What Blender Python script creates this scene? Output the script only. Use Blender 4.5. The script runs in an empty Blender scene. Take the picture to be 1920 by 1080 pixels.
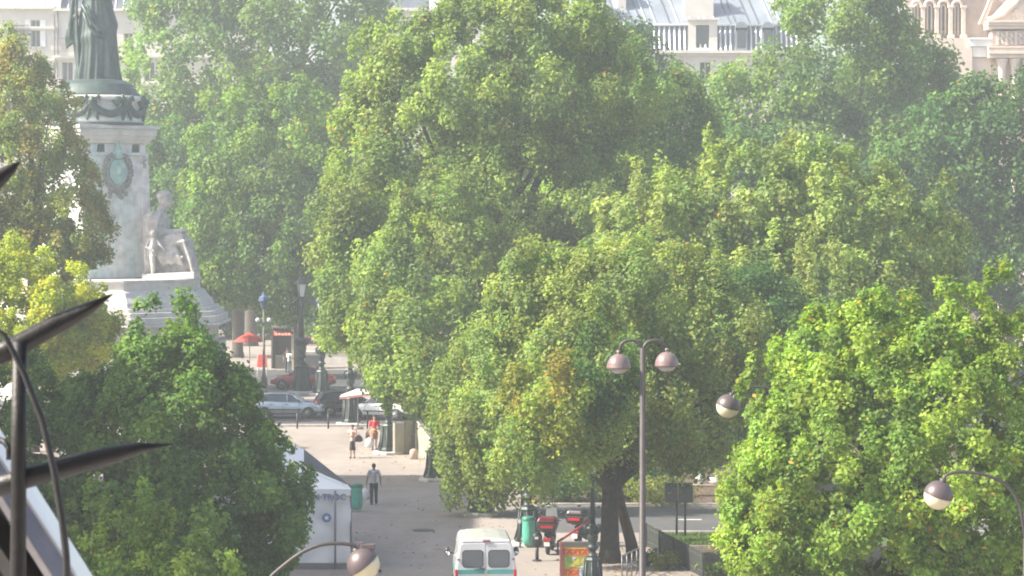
import bpy, bmesh, math, random
import numpy as np
from mathutils import Vector, Matrix, Euler

random.seed(7)
RNG = np.random.default_rng(11)
R = math.radians
PI = math.pi
SC = bpy.context.scene
COL = SC.collection

# ---------------------------------------------------------------- camera
CAM_H = 12.0
FPX = 5000.0                      # focal length in pixels of a 1920 wide picture
PITCH = math.atan(150.0 / FPX)    # the horizon sits 150 px above the centre
cam = bpy.data.cameras.new('camera')
cam.sensor_width = 36.0
cam.lens = 36.0 * FPX / 1920.0
cam.clip_start = 0.3
cam.clip_end = 3000.0
cam.dof.use_dof = True
cam.dof.focus_distance = 110.0
cam.dof.aperture_fstop = 34.0
camo = bpy.data.objects.new('camera', cam)
COL.objects.link(camo)
camo.location = (0, 0, CAM_H)
camo.rotation_euler = (PI / 2 - PITCH, 0, 0)
SC.camera = camo

# ---------------------------------------------------------------- light
SUN_AZ = R(-100.0)                 # from +Y towards -X
SUN_EL = R(40.0)
world = bpy.data.worlds.new('World')
SC.world = world
world.use_nodes = True
wn = world.node_tree
wn.nodes.clear()
w_out = wn.nodes.new('ShaderNodeOutputWorld')
w_bg = wn.nodes.new('ShaderNodeBackground')
w_sky = wn.nodes.new('ShaderNodeTexSky')
w_sky.sky_type = 'NISHITA'
w_sky.sun_disc = False
w_sky.sun_elevation = SUN_EL
w_sky.sun_rotation = SUN_AZ
w_sky.dust_density = 3.0
w_sky.ozone_density = 0.3
w_bg.inputs['Strength'].default_value = 0.12
wn.links.new(w_sky.outputs['Color'], w_bg.inputs['Color'])
wn.links.new(w_bg.outputs['Background'], w_out.inputs['Surface'])

sun = bpy.data.lights.new('sun', 'SUN')
sun.energy = 5.0
sun.angle = R(0.5)
sun.color = (1.0, 0.93, 0.80)
suno = bpy.data.objects.new('sun', sun)
COL.objects.link(suno)
SUN_DIR = Vector((math.sin(SUN_AZ) * math.cos(SUN_EL), math.cos(SUN_AZ) * math.cos(SUN_EL), math.sin(SUN_EL)))
suno.rotation_euler = SUN_DIR.to_track_quat('Z', 'Y').to_euler()
suno.location = (-60, 60, 60)

SC.view_settings.view_transform = 'Standard'
SC.view_settings.look = 'None'
SC.view_settings.gamma = 1.0
SC.view_settings.use_curve_mapping = False
SC.view_settings.exposure = 1.25

SC.render.engine = 'CYCLES'
cy = SC.cycles
cy.max_bounces = 8
cy.diffuse_bounces = 6
cy.glossy_bounces = 2
cy.transmission_bounces = 4
cy.transparent_max_bounces = 6
cy.volume_bounces = 1
cy.sample_clamp_indirect = 4.0
cy.use_denoising = True
cy.denoiser = 'OPENIMAGEDENOISE'
cy.denoising_input_passes = 'RGB_ALBEDO_NORMAL'
cy.filter_width = 1.9
HAZE_DENSITY = 0.00085

# ---------------------------------------------------------------- geometry of the view
_f = Vector((0, math.cos(PITCH), -math.sin(PITCH)))
_u = Vector((0, math.sin(PITCH), math.cos(PITCH)))
_r = Vector((1, 0, 0))


def ray(px, py):
    return _f + _r * ((px - 960.0) / FPX) + _u * ((540.0 - py) / FPX)


def at(px, py, d):
    """The point of the place seen at a picture position, d metres ahead."""
    v = ray(px, py)
    return Vector((0, 0, CAM_H)) + v * (d / v.y)


def gd(px, py, z=0.0):
    """The point of the ground seen at a picture position."""
    v = ray(px, py)
    return Vector((0, 0, CAM_H)) + v * ((z - CAM_H) / v.z)


def ppm(d):
    return FPX / d


# ---------------------------------------------------------------- materials
MATS = {}


def mat(name, col, rough=0.6, metal=0.0, var=0.15, scale=6.0, bump=0.0, bscale=40.0, spec=0.5, col2=None, coat=0.0, detail=5.0):
    if name in MATS:
        return MATS[name]
    m = bpy.data.materials.new(name)
    m.use_nodes = True
    nt = m.node_tree
    b = nt.nodes['Principled BSDF']
    b.inputs['Roughness'].default_value = rough
    b.inputs['Metallic'].default_value = metal
    b.inputs['Specular IOR Level'].default_value = spec
    b.inputs['Coat Weight'].default_value = coat
    tc = nt.nodes.new('ShaderNodeTexCoord')
    n = nt.nodes.new('ShaderNodeTexNoise')
    n.inputs['Scale'].default_value = scale
    n.inputs['Detail'].default_value = detail
    n.inputs['Roughness'].default_value = 0.65
    nt.links.new(tc.outputs['Object'], n.inputs['Vector'])
    r = nt.nodes.new('ShaderNodeValToRGB')
    c2 = col2 if col2 else tuple(c * (1.0 - var) for c in col)
    c1 = col if col2 else tuple(min(1.0, c * (1.0 + var)) for c in col)
    r.color_ramp.elements[0].position = 0.32
    r.color_ramp.elements[1].position = 0.68
    r.color_ramp.elements[0].color = (*c2, 1)
    r.color_ramp.elements[1].color = (*c1, 1)
    nt.links.new(n.outputs['Fac'], r.inputs['Fac'])
    nt.links.new(r.outputs['Color'], b.inputs['Base Color'])
    if bump > 0:
        n2 = nt.nodes.new('ShaderNodeTexNoise')
        n2.inputs['Scale'].default_value = bscale
        n2.inputs['Detail'].default_value = 4.0
        nt.links.new(tc.outputs['Object'], n2.inputs['Vector'])
        bp = nt.nodes.new('ShaderNodeBump')
        bp.inputs['Strength'].default_value = bump
        bp.inputs['Distance'].default_value = 0.05
        nt.links.new(n2.outputs['Fac'], bp.inputs['Height'])
        nt.links.new(bp.outputs['Normal'], b.inputs['Normal'])
    MATS[name] = m
    return m


def leaf_mat(name, trans=0.5, tint=(1.25, 1.3, 0.6), rough=0.55, spec=0.35):
    if name in MATS:
        return MATS[name]
    m = bpy.data.materials.new(name)
    m.use_nodes = True
    nt = m.node_tree
    b = nt.nodes['Principled BSDF']
    out = nt.nodes['Material Output']
    b.inputs['Roughness'].default_value = rough
    b.inputs['Specular IOR Level'].default_value = spec
    a = nt.nodes.new('ShaderNodeAttribute')
    a.attribute_name = 'leaf_colour'
    nt.links.new(a.outputs['Color'], b.inputs['Base Color'])
    mul = nt.nodes.new('ShaderNodeMix')
    mul.data_type = 'RGBA'
    mul.blend_type = 'MULTIPLY'
    mul.inputs['Factor'].default_value = 1.0
    mul.inputs['B'].default_value = (*tint, 1)
    nt.links.new(a.outputs['Color'], mul.inputs['A'])
    t = nt.nodes.new('ShaderNodeBsdfTranslucent')
    nt.links.new(mul.outputs['Result'], t.inputs['Color'])
    mx = nt.nodes.new('ShaderNodeMixShader')
    mx.inputs['Fac'].default_value = trans
    nt.links.new(b.outputs['BSDF'], mx.inputs[1])
    nt.links.new(t.outputs['BSDF'], mx.inputs[2])
    nt.links.new(mx.outputs['Shader'], out.inputs['Surface'])
    MATS[name] = m
    return m


# ---------------------------------------------------------------- mesh builder
class MB:
    def __init__(self):
        self.v, self.f, self.mi, self.sm = [], [], [], []

    def add(self, verts, faces, m=0, smooth=False):
        o = len(self.v)
        self.v += [tuple(p) for p in verts]
        for f in faces:
            self.f.append(tuple(i + o for i in f))
            self.mi.append(m)
            self.sm.append(smooth)
        return self

    def box(self, c, s, rot=None, m=0):
        hx, hy, hz = s[0] / 2, s[1] / 2, s[2] / 2
        pts = [Vector((x, y, z)) for z in (-hz, hz) for x, y in ((-hx, -hy), (hx, -hy), (hx, hy), (-hx, hy))]
        if rot is not None:
            q = rot if isinstance(rot, Matrix) else Euler(rot).to_matrix()
            pts = [q @ p for p in pts]
        c = Vector(c)
        return self.add([p + c for p in pts], [(3, 2, 1, 0), (4, 5, 6, 7), (0, 1, 5, 4), (1, 2, 6, 5), (2, 3, 7, 6), (3, 0, 4, 7)], m)

    def hull8(self, bottom, top, m=0):
        return self.add(list(bottom) + list(top), [(3, 2, 1, 0), (4, 5, 6, 7), (0, 1, 5, 4), (1, 2, 6, 5), (2, 3, 7, 6), (3, 0, 4, 7)], m)

    def tube(self, path, radii, n=8, m=0, smooth=True, cap=True, flat=1.0):
        path = [Vector(p) for p in path]
        if not hasattr(radii, '__len__'):
            radii = [radii] * len(path)
        verts, faces = [], []
        up = None
        for i, p in enumerate(path):
            if i == 0:
                t = path[1] - path[0]
            elif i == len(path) - 1:
                t = path[-1] - path[-2]
            else:
                t = path[i + 1] - path[i - 1]
            if t.length < 1e-9:
                t = Vector((0, 0, 1))
            t.normalize()
            if up is None:
                a = Vector((0, 0, 1)) if abs(t.z) < 0.9 else Vector((1, 0, 0))
                up = (a - t * a.dot(t)).normalized()
            else:
                up = (up - t * up.dot(t))
                up = up.normalized() if up.length > 1e-6 else t.orthogonal().normalized()
            side = t.cross(up)
            for k in range(n):
                an = 2 * PI * k / n
                verts.append(p + (side * math.cos(an) + up * math.sin(an) * flat) * radii[i])
        for i in range(len(path) - 1):
            for k in range(n):
                a, b = i * n + k, i * n + (k + 1) % n
                faces.append((a, b, b + n, a + n))
        if cap:
            faces.append(tuple(range(n - 1, -1, -1)))
            faces.append(tuple(range((len(path) - 1) * n, len(path) * n)))
        return self.add(verts, faces, m, smooth)

    def lathe(self, prof, c=(0, 0, 0), n=24, m=0, smooth=True, M=None, a0=0.0, sx=1.0, sy=1.0):
        """prof: (radius, height) pairs, upwards"""
        verts, faces = [], []
        c = Vector(c)
        for r, z in prof:
            for k in range(n):
                an = 2 * PI * k / n + a0
                p = Vector((r * math.cos(an) * sx, r * math.sin(an) * sy, z))
                if M is not None:
                    p = M @ p
                verts.append(p + c)
        for i in range(len(prof) - 1):
            for k in range(n):
                a, b = i * n + k, i * n + (k + 1) % n
                faces.append((a, b, b + n, a + n))
        if prof[0][0] > 1e-4:
            faces.append(tuple(range(n - 1, -1, -1)))
        if prof[-1][0] > 1e-4:
            faces.append(tuple(range((len(prof) - 1) * n, len(prof) * n)))
        return self.add(verts, faces, m, smooth)

    def ball(self, c, r, n=12, m=0, M=None):
        r = r if hasattr(r, '__len__') else (r, r, r)
        k = max(4, n // 2)
        verts, faces = [], []
        c = Vector(c)
        for i in range(k + 1):
            th = PI * i / k
            for j in range(n):
                ph = 2 * PI * j / n
                p = Vector((r[0] * math.sin(th) * math.cos(ph), r[1] * math.sin(th) * math.sin(ph), -r[2] * math.cos(th)))
                if M is not None:
                    p = M @ p
                verts.append(p + c)
        for i in range(k):
            for j in range(n):
                a, b = i * n + j, i * n + (j + 1) % n
                faces.append((a, b, b + n, a + n))
        return self.add(verts, faces, m, True)

    def prism(self, poly, M, depth, m=0):
        """poly: 2-D outline (counter-clockwise), extruded by depth along local z, placed by matrix M (4x4)"""
        n = len(poly)
        verts = [M @ Vector((x, y, 0)) for x, y in poly] + [M @ Vector((x, y, depth)) for x, y in poly]
        faces = [tuple(range(n - 1, -1, -1)), tuple(range(n, 2 * n))]
        for i in range(n):
            j = (i + 1) % n
            faces.append((i, j, j + n, i + n))
        return self.add(verts, faces, m)

    def slab(self, quad, th, m=0):
        """a sheet through four points, th thick, downwards along its normal"""
        q = [Vector(p) for p in quad]
        nrm = (q[1] - q[0]).cross(q[3] - q[0]).normalized()
        lo = [p - nrm * th for p in q]
        return self.hull8(lo, q, m)

    def build(self, name, mats, parent=None, bevel=0.0, seg=2, remesh=0.0, sub=0, loc=None, clean=True):
        me = bpy.data.meshes.new(name)
        me.from_pydata([tuple(p) for p in self.v], [], self.f)
        for m in (mats if isinstance(mats, (list, tuple)) else [mats]):
            me.materials.append(m)
        if any(self.mi):
            me.polygons.foreach_set('material_index', self.mi)
        me.polygons.foreach_set('use_smooth', self.sm)
        me.validate()
        me.update()
        o = bpy.data.objects.new(name, me)
        COL.objects.link(o)
        if parent is not None:
            o.parent = parent
        if loc is not None:
            o.location = loc
        if remesh > 0:
            md = o.modifiers.new('remesh', 'REMESH')
            md.mode = 'VOXEL'
            md.voxel_size = remesh
            md.use_smooth_shade = True
            ms = o.modifiers.new('smooth', 'SMOOTH')
            ms.iterations = 1
            ms.factor = 0.5
        if sub:
            s = o.modifiers.new('sub', 'SUBSURF')
            s.levels = sub
            s.render_levels = sub
        if bevel > 0:
            b = o.modifiers.new('bevel', 'BEVEL')
            b.width = bevel
            b.segments = seg
            b.limit_method = 'ANGLE'
            b.angle_limit = R(35)
        return o


def tag(o, label=None, cat=None, group=None, kind=None):
    if label:
        o['label'] = label
    if cat:
        o['category'] = cat
    if group:
        o['group'] = group
    if kind:
        o['kind'] = kind
    return o


def thing(name, label, cat, loc=(0, 0, 0), rz=0.0, group=None):
    o = bpy.data.objects.new(name, None)
    o.empty_display_size = 0.2
    COL.objects.link(o)
    o.location = loc
    o.rotation_euler = (0, 0, rz)
    return tag(o, label, cat, group)


def dup(root, loc, rz, label, scale=1.0):
    r = root.copy()
    COL.objects.link(r)
    r.location = loc
    r.rotation_euler = (0, 0, rz)
    r.scale = (scale,) * 3
    r['label'] = label
    for ch in list(root.children):
        c = ch.copy()
        COL.objects.link(c)
        c.parent = r
        for g in list(ch.children):
            d = g.copy()
            COL.objects.link(d)
            d.parent = c
    return r


def text(name, body, size, M, m, parent, depth=0.004, width=None, bold=0.0):
    cu = bpy.data.curves.new(name, 'FONT')
    cu.body = body
    cu.size = size
    cu.extrude = depth
    cu.offset = bold
    cu.align_x = 'CENTER'
    cu.align_y = 'CENTER'
    cu.resolution_u = 3
    cu.materials.append(m)
    tmp = bpy.data.objects.new(name, cu)
    COL.objects.link(tmp)
    bpy.context.view_layer.update()
    me = bpy.data.meshes.new_from_object(tmp.evaluated_get(bpy.context.evaluated_depsgraph_get()))
    bpy.data.objects.remove(tmp)
    o = bpy.data.objects.new(name, me)
    COL.objects.link(o)
    o.parent = parent
    o.matrix_local = M
    return o


# colours (real base colours)
M_IRON = mat('dark_iron', (0.030, 0.036, 0.038), 0.5, 0.3, 0.35, 8, 0.1)
M_CASTIRON = mat('green_cast_iron', (0.040, 0.055, 0.052), 0.45, 0.3, 0.3, 6, 0.15)
M_SPIKE = mat('black_painted_iron', (0.012, 0.011, 0.012), 0.5, 0.0, 0.4, 60, 0.1, 200)
M_WHITEPAINT = mat('white_paint', (0.80, 0.80, 0.78), 0.35, 0, 0.05, 3)
M_GREYPAINT = mat('grey_paint', (0.20, 0.19, 0.21), 0.4, 0.2, 0.15, 20)
M_STONE = mat('pale_stone', (0.62, 0.59, 0.56), 0.85, 0, 0.16, 1.2, 0.25, 9)
M_CARVED = mat('carved_stone', (0.46, 0.43, 0.41), 0.9, 0, 0.3, 2.4, 0.3, 12)
M_BRONZE = mat('green_bronze', (0.075, 0.115, 0.105), 0.5, 0.25, 0.3, 1.6, 0.1, 8, col2=(0.035, 0.055, 0.055))
M_BARK = mat('bark', (0.085, 0.07, 0.055), 0.95, 0, 0.35, 7, 0.6, 18)
M_PALEBARK = mat('pale_bark', (0.16, 0.14, 0.11), 0.95, 0, 0.45, 4, 0.4, 14)
M_RUST = mat('brown_bark', (0.085, 0.048, 0.03), 0.95, 0, 0.35, 6, 0.5, 18)
M_GLASS = mat('window_glass', (0.05, 0.06, 0.075), 0.08, 0, 0.2, 2, spec=0.8)
M_DARK = mat('dark_interior', (0.02, 0.02, 0.022), 0.8, 0, 0.2, 3)
M_RUBBER = mat('black_rubber', (0.02, 0.02, 0.02), 0.7, 0, 0.2, 20)
M_PLASTIC = mat('black_plastic', (0.03, 0.03, 0.032), 0.45, 0, 0.2, 20)
M_ALLOY = mat('wheel_alloy', (0.22, 0.225, 0.24), 0.45, 0.5, 0.1, 10)
M_REDLENS = mat('red_lens', (0.50, 0.02, 0.03), 0.2, 0, 0.15, 8)
M_WHITELENS = mat('white_lens', (0.75, 0.75, 0.72), 0.15, 0, 0.1, 8)

# ---------------------------------------------------------------- setting
def sheet(name, pts, z, m, kind='structure'):
    b = MB()
    n = len(pts)
    b.add([(x, y, z) for x, y in pts], [tuple(range(n))])
    o = b.build(name, m)
    tag(o, kind=kind)
    return o


def ground_mat(name, col, col2, stain, scale, bump, cracks=False):
    m = bpy.data.materials.new(name)
    m.use_nodes = True
    nt = m.node_tree
    b = nt.nodes['Principled BSDF']
    b.inputs['Roughness'].default_value = 0.9
    tc = nt.nodes.new('ShaderNodeTexCoord')

    def noise(s, d=6.0, sc=(1, 1, 1)):
        mp = nt.nodes.new('ShaderNodeMapping')
        mp.inputs['Scale'].default_value = sc
        nt.links.new(tc.outputs['Object'], mp.inputs['Vector'])
        n = nt.nodes.new('ShaderNodeTexNoise')
        n.inputs['Scale'].default_value = s
        n.inputs['Detail'].default_value = d
        n.inputs['Roughness'].default_value = 0.7
        nt.links.new(mp.outputs['Vector'], n.inputs['Vector'])
        return n

    def ramp(src, a, c0, p, c1):
        r = nt.nodes.new('ShaderNodeValToRGB')
        r.color_ramp.elements[0].position = a
        r.color_ramp.elements[0].color = (*c0, 1)
        r.color_ramp.elements[1].position = p
        r.color_ramp.elements[1].color = (*c1, 1)
        nt.links.new(src, r.inputs['Fac'])
        return r.outputs['Color']

    def mul(a, bb, f):
        x = nt.nodes.new('ShaderNodeMix')
        x.data_type = 'RGBA'
        x.blend_type = 'MULTIPLY'
        x.inputs['Factor'].default_value = f
        nt.links.new(a, x.inputs['A'])
        nt.links.new(bb, x.inputs['B'])
        return x.outputs['Result']

    base = ramp(noise(scale).outputs['Fac'], 0.3, col2, 0.7, col)
    big = ramp(noise(0.22, 4.0, (1.0, 0.35, 1)).outputs['Fac'], 0.35, (stain,) * 3, 0.62, (1, 1, 1))
    fine = ramp(noise(9.0, 3.0).outputs['Fac'], 0.3, (0.8, 0.8, 0.8), 0.6, (1, 1, 1))
    spots = ramp(noise(1.3, 2.0).outputs['Fac'], 0.30, (0.62, 0.6, 0.58), 0.36, (1, 1, 1))
    c = mul(mul(mul(base, big, 0.9), fine, 0.8), spots, 0.8)
    nt.links.new(c, b.inputs['Base Color'])
    bp = nt.nodes.new('ShaderNodeBump')
    bp.inputs['Strength'].default_value = bump
    bp.inputs['Distance'].default_value = 0.03
    nt.links.new(noise(16.0, 4.0).outputs['Fac'], bp.inputs['Height'])
    nt.links.new(bp.outputs['Normal'], b.inputs['Normal'])
    return m


G_PAVE = ground_mat('sandy_bitumen', (0.355, 0.305, 0.275), (0.295, 0.255, 0.232), 0.72, 0.6, 0.3)
G_ROAD = ground_mat('asphalt', (0.085, 0.083, 0.085), (0.06, 0.06, 0.062), 0.75, 0.8, 0.3)
G_EARTH = ground_mat('bare_earth', (0.135, 0.10, 0.07), (0.09, 0.065, 0.045), 0.6, 0.9, 0.6)
G_LAWN = ground_mat('lawn_green', (0.075, 0.13, 0.02), (0.05, 0.095, 0.015), 0.7, 1.6, 0.8)
G_PATH = ground_mat('garden_path_grey', (0.12, 0.118, 0.12), (0.09, 0.088, 0.09), 0.75, 0.8, 0.3)
M_KERB = mat('kerb_granite', (0.38, 0.36, 0.34), 0.85, 0, 0.2, 3, 0.2, 20)
M_MARK = mat('road_paint', (0.72, 0.72, 0.68), 0.7, 0, 0.15, 8)

sheet('ground', [(-900, -900), (900, -900), (900, 900), (-900, 900)], 0.0, G_PAVE)
# the cross street beyond the promenade, with a kerb each side
sheet('road', [(-200, 146.6), (200, 146.6), (200, 166.0), (-200, 166.0)], 0.004, G_ROAD)
sheet('road', [(-200, 178.0), (200, 178.0), (200, 196.0), (-200, 196.0)], 0.004, G_ROAD)
for y in (146.2, 166.2, 177.6, 196.2):
    kb = MB()
    kb.box((0, y, 0.065), (400, 0.34, 0.13))
    tag(kb.build('kerb', M_KERB, bevel=0.02), kind='structure')
mk = MB()
for i in range(60):
    x = -90 + i * 3.2
    mk.add([(x, 156.0, 0.008), (x + 1.6, 156.0, 0.008), (x + 1.6, 156.16, 0.008), (x, 156.16, 0.008)], [(0, 1, 2, 3)])
tag(mk.build('road_marking', M_MARK), kind='structure')
# the garden on the right: earth, a narrow path and a lawn
sheet('earth', [(1.0, 107.5), (90, 107.5), (90, 143.0), (-2.6, 143.0), (-2.9, 129.6), (-2.4, 128.0)], 0.004, G_EARTH)
sheet('path', [(0.9, 98.3), (80, 98.3), (80, 107.0), (0.9, 107.0)], 0.004, G_PATH)
sheet('lawn', [(5.2, 94.6), (60, 94.6), (60, 98.0), (5.0, 98.0)], 0.008, G_LAWN)
sheet('earth', [(2.6, 60.0), (60, 60.0), (60, 94.4), (5.3, 94.4), (6.6, 86.2), (4.2, 86.0)], 0.004, G_EARTH)
kb = MB()
kb.box((41, 107.25, 0.05), (80, 0.3, 0.1))
kb.box((42.6, 98.15, 0.04), (75, 0.2, 0.08))
tag(kb.build('garden_kerb', M_KERB), kind='structure')
mk = MB()
for i in range(16):
    x = 6.4 + i * 1.9
    mk.add([(x, 102.3, 0.008), (x + 0.9, 102.3, 0.008), (x + 0.9, 102.48, 0.008), (x, 102.48, 0.008)], [(0, 1, 2, 3)])
tag(mk.build('path_marking', M_MARK), kind='structure')

# paler worn strips and a drain cover in the promenade
M_STRIP = ground_mat('worn_strip', (0.40, 0.35, 0.31), (0.32, 0.27, 0.24), 0.7, 1.2, 0.3)
for i, (y, x0, x1) in enumerate(((103.6, -5.6, -2.6), (100.4, -5.2, -1.8), (97.0, -3.0, 0.2), (95.2, -1.6, 0.4), (92.6, -5.6, -3.1), (113.5, -6.0, -1.0), (124.5, -8.5, -3.0), (133.0, -8.0, -5.0))):
    sheet('paving_strip', [(x0, y), (x1, y + .1), (x1, y + .34), (x0, y + .24)], 0.004, M_STRIP)
mc_ = MB()
mc_.lathe([(.42, 0), (.42, .008)], (-3.3, 99.0, 0), 24, smooth=False)
mc_.lathe([(.36, .008), (.36, .012)], (-3.3, 99.0, 0), 24, smooth=False)
tag(mc_.build('drain_cover', mat('drain_iron', (0.07, 0.065, 0.06), 0.6, 0.4, 0.2, 12)), kind='structure')

# the grass itself: short blades on the lawn
def grass(name, x0, x1, y0, y1, n, h):
    p = np.empty((n, 3))
    p[:, 0] = RNG.uniform(x0, x1, n)
    p[:, 1] = RNG.uniform(y0, y1, n)
    p[:, 2] = 0.008
    a = RNG.uniform(0, 2 * PI, n)
    w = 0.02
    d = np.stack([np.cos(a), np.sin(a), np.zeros(n)], 1) * w
    t = np.stack([RNG.normal(0, .03, n), RNG.normal(0, .03, n), RNG.uniform(.5, 1.0, n) * h], 1)
    v = np.stack([p - d, p + d, p + t], 1).reshape(-1, 3)
    me = bpy.data.meshes.new(name)
    me.from_pydata(v.tolist(), [], np.arange(n * 3).reshape(-1, 3).tolist())
    me.materials.append(mat('grass_blade', (0.09, 0.16, 0.02), 0.7, 0, 0.3, 2))
    o = bpy.data.objects.new(name, me)
    COL.objects.link(o)
    return tag(o, kind='stuff')


grass('grass', 5.1, 11.0, 94.7, 97.9, 9000, 0.10)

# the air: pale summer haze round the camera and the whole scene
hb = MB()
hb.box((0, 200, 24.0), (1900, 2300, 50.0))
haze = hb.build('haze', [])
hm = bpy.data.materials.new('hazy_air')
hm.use_nodes = True
hnt = hm.node_tree
hnt.nodes.clear()
ho = hnt.nodes.new('ShaderNodeOutputMaterial')
hv = hnt.nodes.new('ShaderNodeVolumePrincipled')
hv.inputs['Color'].default_value = (0.84, 0.91, 0.94, 1)
hv.inputs['Density'].default_value = HAZE_DENSITY
hv.inputs['Anisotropy'].default_value = 0.25
hnt.links.new(hv.outputs['Volume'], ho.inputs['Volume'])
haze.data.materials.append(hm)
tag(haze, kind='stuff')
# ---------------------------------------------------------------- trees
def norm(a):
    return a / np.maximum(np.linalg.norm(a, axis=1, keepdims=True), 1e-9)


def leaf_mesh(name, pos, nrm, size, col, parent, m):
    """one folded four-cornered leaf per row of pos"""
    n = len(pos)
    t = norm(np.cross(nrm, RNG.normal(size=(n, 3))))
    b = np.cross(nrm, t)
    L = (size * RNG.uniform(0.65, 1.35, n))[:, None]
    W = L * RNG.uniform(0.55, 0.85, n)[:, None]
    fold = nrm * (L * RNG.uniform(-0.05, 0.25, n)[:, None])
    v = np.stack([pos - t * L * 0.5, pos + b * W * 0.5 + fold, pos + t * L * 0.5, pos - b * W * 0.5 + fold], 1).reshape(-1, 3).astype(np.float32)
    idx = np.arange(n, dtype=np.int32)[:, None] * 4
    tri = np.concatenate([idx, idx + 1, idx + 2, idx, idx + 2, idx + 3], 1).reshape(-1).astype(np.int32)
    me = bpy.data.meshes.new(name)
    me.vertices.add(n * 4)
    me.vertices.foreach_set('co', v.reshape(-1))
    me.loops.add(n * 6)
    me.loops.foreach_set('vertex_index', tri)
    me.polygons.add(n * 2)
    me.polygons.foreach_set('loop_start', np.arange(0, n * 6, 3, dtype=np.int32))
    me.update(calc_edges=True)
    ca = me.color_attributes.new('leaf_colour', 'FLOAT_COLOR', 'POINT')
    c4 = np.ones((n, 4, 4), dtype=np.float32)
    c4[:, :, :3] = col[:, None, :]
    ca.data.foreach_set('color', c4.reshape(-1))
    me.materials.append(m)
    o = bpy.data.objects.new('crown', me)
    COL.objects.link(o)
    o.parent = parent
    return o


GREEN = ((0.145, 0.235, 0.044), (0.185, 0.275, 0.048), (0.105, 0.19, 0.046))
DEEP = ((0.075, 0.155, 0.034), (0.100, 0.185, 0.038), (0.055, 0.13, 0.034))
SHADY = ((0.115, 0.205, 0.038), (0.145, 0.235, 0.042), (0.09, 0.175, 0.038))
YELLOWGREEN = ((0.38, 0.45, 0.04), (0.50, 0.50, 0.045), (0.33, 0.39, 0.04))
OLIVE = ((0.19, 0.265, 0.055), (0.235, 0.305, 0.060), (0.14, 0.215, 0.050))
PALE = ((0.24, 0.31, 0.085), (0.29, 0.345, 0.09), (0.18, 0.26, 0.075))
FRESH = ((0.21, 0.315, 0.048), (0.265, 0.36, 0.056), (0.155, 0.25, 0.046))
AUTUMN = ((0.23, 0.265, 0.06), (0.18, 0.245, 0.055), (0.28, 0.265, 0.055))
TURN = ((0.40, 0.24, 0.03), (0.44, 0.31, 0.035), (0.32, 0.25, 0.035))
n_leaves_total = 0


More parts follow.
